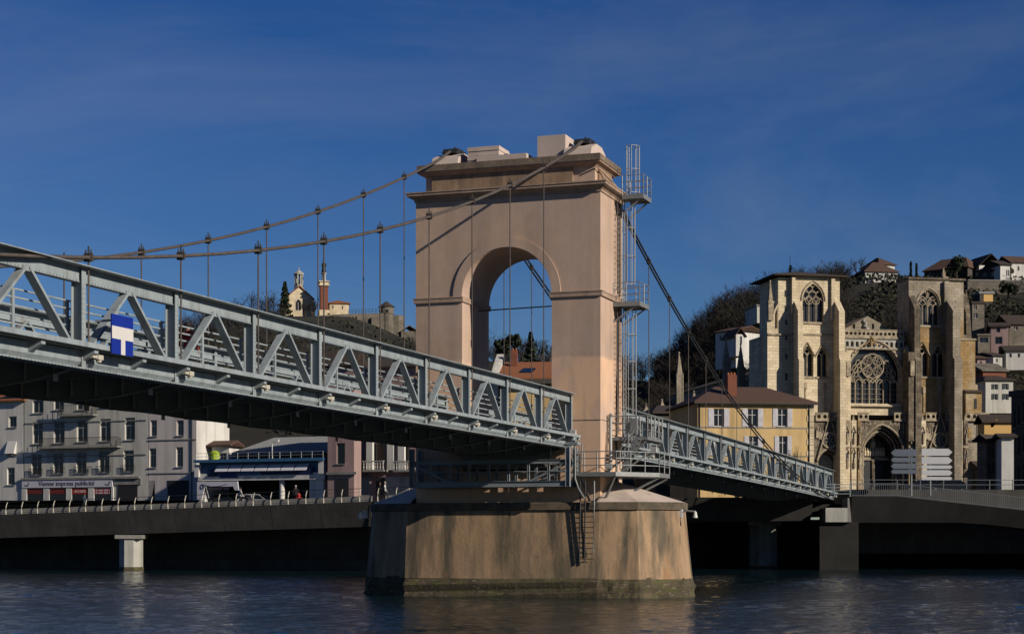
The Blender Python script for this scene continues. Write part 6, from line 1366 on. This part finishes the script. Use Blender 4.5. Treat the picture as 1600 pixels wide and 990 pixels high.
# ------------------------------------------------------------------ vehicles
def car(label, loc, rz, mt, group=None):
    t = thing('parked_car', label, 'car', loc, rz, group)
    m = MB(); prof = [(-2.1, .35), (2.05, .35), (2.15, .62), (2.05, .86), (1.1, .96), (-1.75, 1.0), (-2.1, .9), (-2.15, .6)]
    m.prism(prof, -.82, .82); m.build('body', mt, t)
    m = MB(); b = [(-1.75, .99), (1.12, .95), (.35, 1.44), (-1.1, 1.46)]; m.add([(p[0], s*(.8 if i < 2 else .6), p[1]) for s in (-1, 1) for i, p in enumerate(b)], [(0, 1, 2, 3), (7, 6, 5, 4), (0, 4, 5, 1), (1, 5, 6, 2), (2, 6, 7, 3), (3, 7, 4, 0)]); m.build('cabin_glass', 'glass', t)
    m = MB(); m.hexa([(-1.12, -.62, 1.45), (.37, -.62, 1.43), (.37, .62, 1.43), (-1.12, .62, 1.45), (-1.0, -.55, 1.5), (.25, -.55, 1.49), (.25, .55, 1.49), (-1.0, .55, 1.5)])
    for s in (-1, 1):
        for a, c in (((-1.75, .81*s, 1.0), (-1.1, .61*s, 1.46)), ((1.12, .81*s, .96), (.36, .61*s, 1.45)), ((-.3, .81*s, .98), (-.35, .61*s, 1.46))): m.beam(a, c, .07, .05)
    m.build('roof', mt, t)
    for x in (-1.3, 1.3):
        for s in (-1, 1):
            wh = MB().tube([(x, s*.62, .32), (x, s*.84, .32)], .32, 14).build('wheel', 'rubber', t); MB().tube([(x, s*.84, .32), (x, s*.855, .32)], .2, 10).build('rim', 'galvanised', wh)
    for s in (-1, 1): MB().box(2.0, 2.12, s*.55-.16, s*.55+.16, .66, .8).build('headlight', 'lamp_glass', t); MB().box(-2.16, -2.1, s*.6-.14, s*.6+.14, .7, .85).build('tail_light', 'red', t)
def sfp(c, dy): q = SF.O+SF.e*SF.x(c); return (q.x+math.sin(-LA)*dy, q.y+math.cos(LA)*dy, 6.05)
car('dark car parked in the open bay under the station banner', sfp(342, 1.6), LA, 'car_dark', 'parked cars')
car('white car parked just outside the station banner bay', sfp(396, .8), LA+R(8), 'car_white', 'parked cars')
for c, dy, lb in ((1470, 8, 'dark car parked in front of the right cathedral portal'), (1521, 10, 'dark car parked before the lean-to right of the cathedral')):
    q = RP.O+RP.e*RP.x(c); car(lb, (q.x, q.y+dy, 7.75), R(170), 'car_dark', 'parked cars')
def motorbike(label, loc, rz):
    t = thing('motorbike', label, 'motorbike', loc, rz, 'parked motorbikes')
    for x in (-.68, .68): wh = MB().tube([(x+.3*math.cos(a), 0, .32+.3*math.sin(a)) for a in [i*math.pi/8 for i in range(16)]], .055, 6, closed=True).build('wheel', 'rubber', t); MB().tube([(x, -.07, .32), (x, .07, .32)], .1, 8).build('hub', 'galvanised', wh)
    m = MB(); m.hexa([(-.4, -.14, .35), (.35, -.14, .3), (.35, .14, .3), (-.4, .14, .35), (-.5, -.12, .78), (.4, -.13, .85), (.4, .13, .85), (-.5, .12, .78)]); m.build('engine_body', 'cloth_black', t)
    MB().hexa([(-.75, -.12, .78), (-.05, -.13, .76), (-.05, .13, .76), (-.75, .12, .78), (-.78, -.1, .9), (-.05, -.11, .86), (-.05, .11, .86), (-.78, .1, .9)]).build('seat', 'rubber', t)
    MB().tube([(.68, 0, .32), (.48, 0, .95), (.42, 0, 1.05)], .045, 6).build('fork', 'galvanised', t); MB().tube([(.36, -.36, 1.1), (.44, 0, 1.05), (.36, .36, 1.1)], .022, 5).build('handlebar', 'galvanised', t); MB().lathe((.56, 0, .86), [(0, 0), (.1, .05), (.1, .16), (0, .2)], 8).build('headlight', 'lamp_glass', t)
motorbike('black motorbike parked left of the white-topped person by the station', prom(363.5, 1.6), R(100)); motorbike('black motorbike parked right of the white-topped person by the station', prom(377, 1.5), R(75))
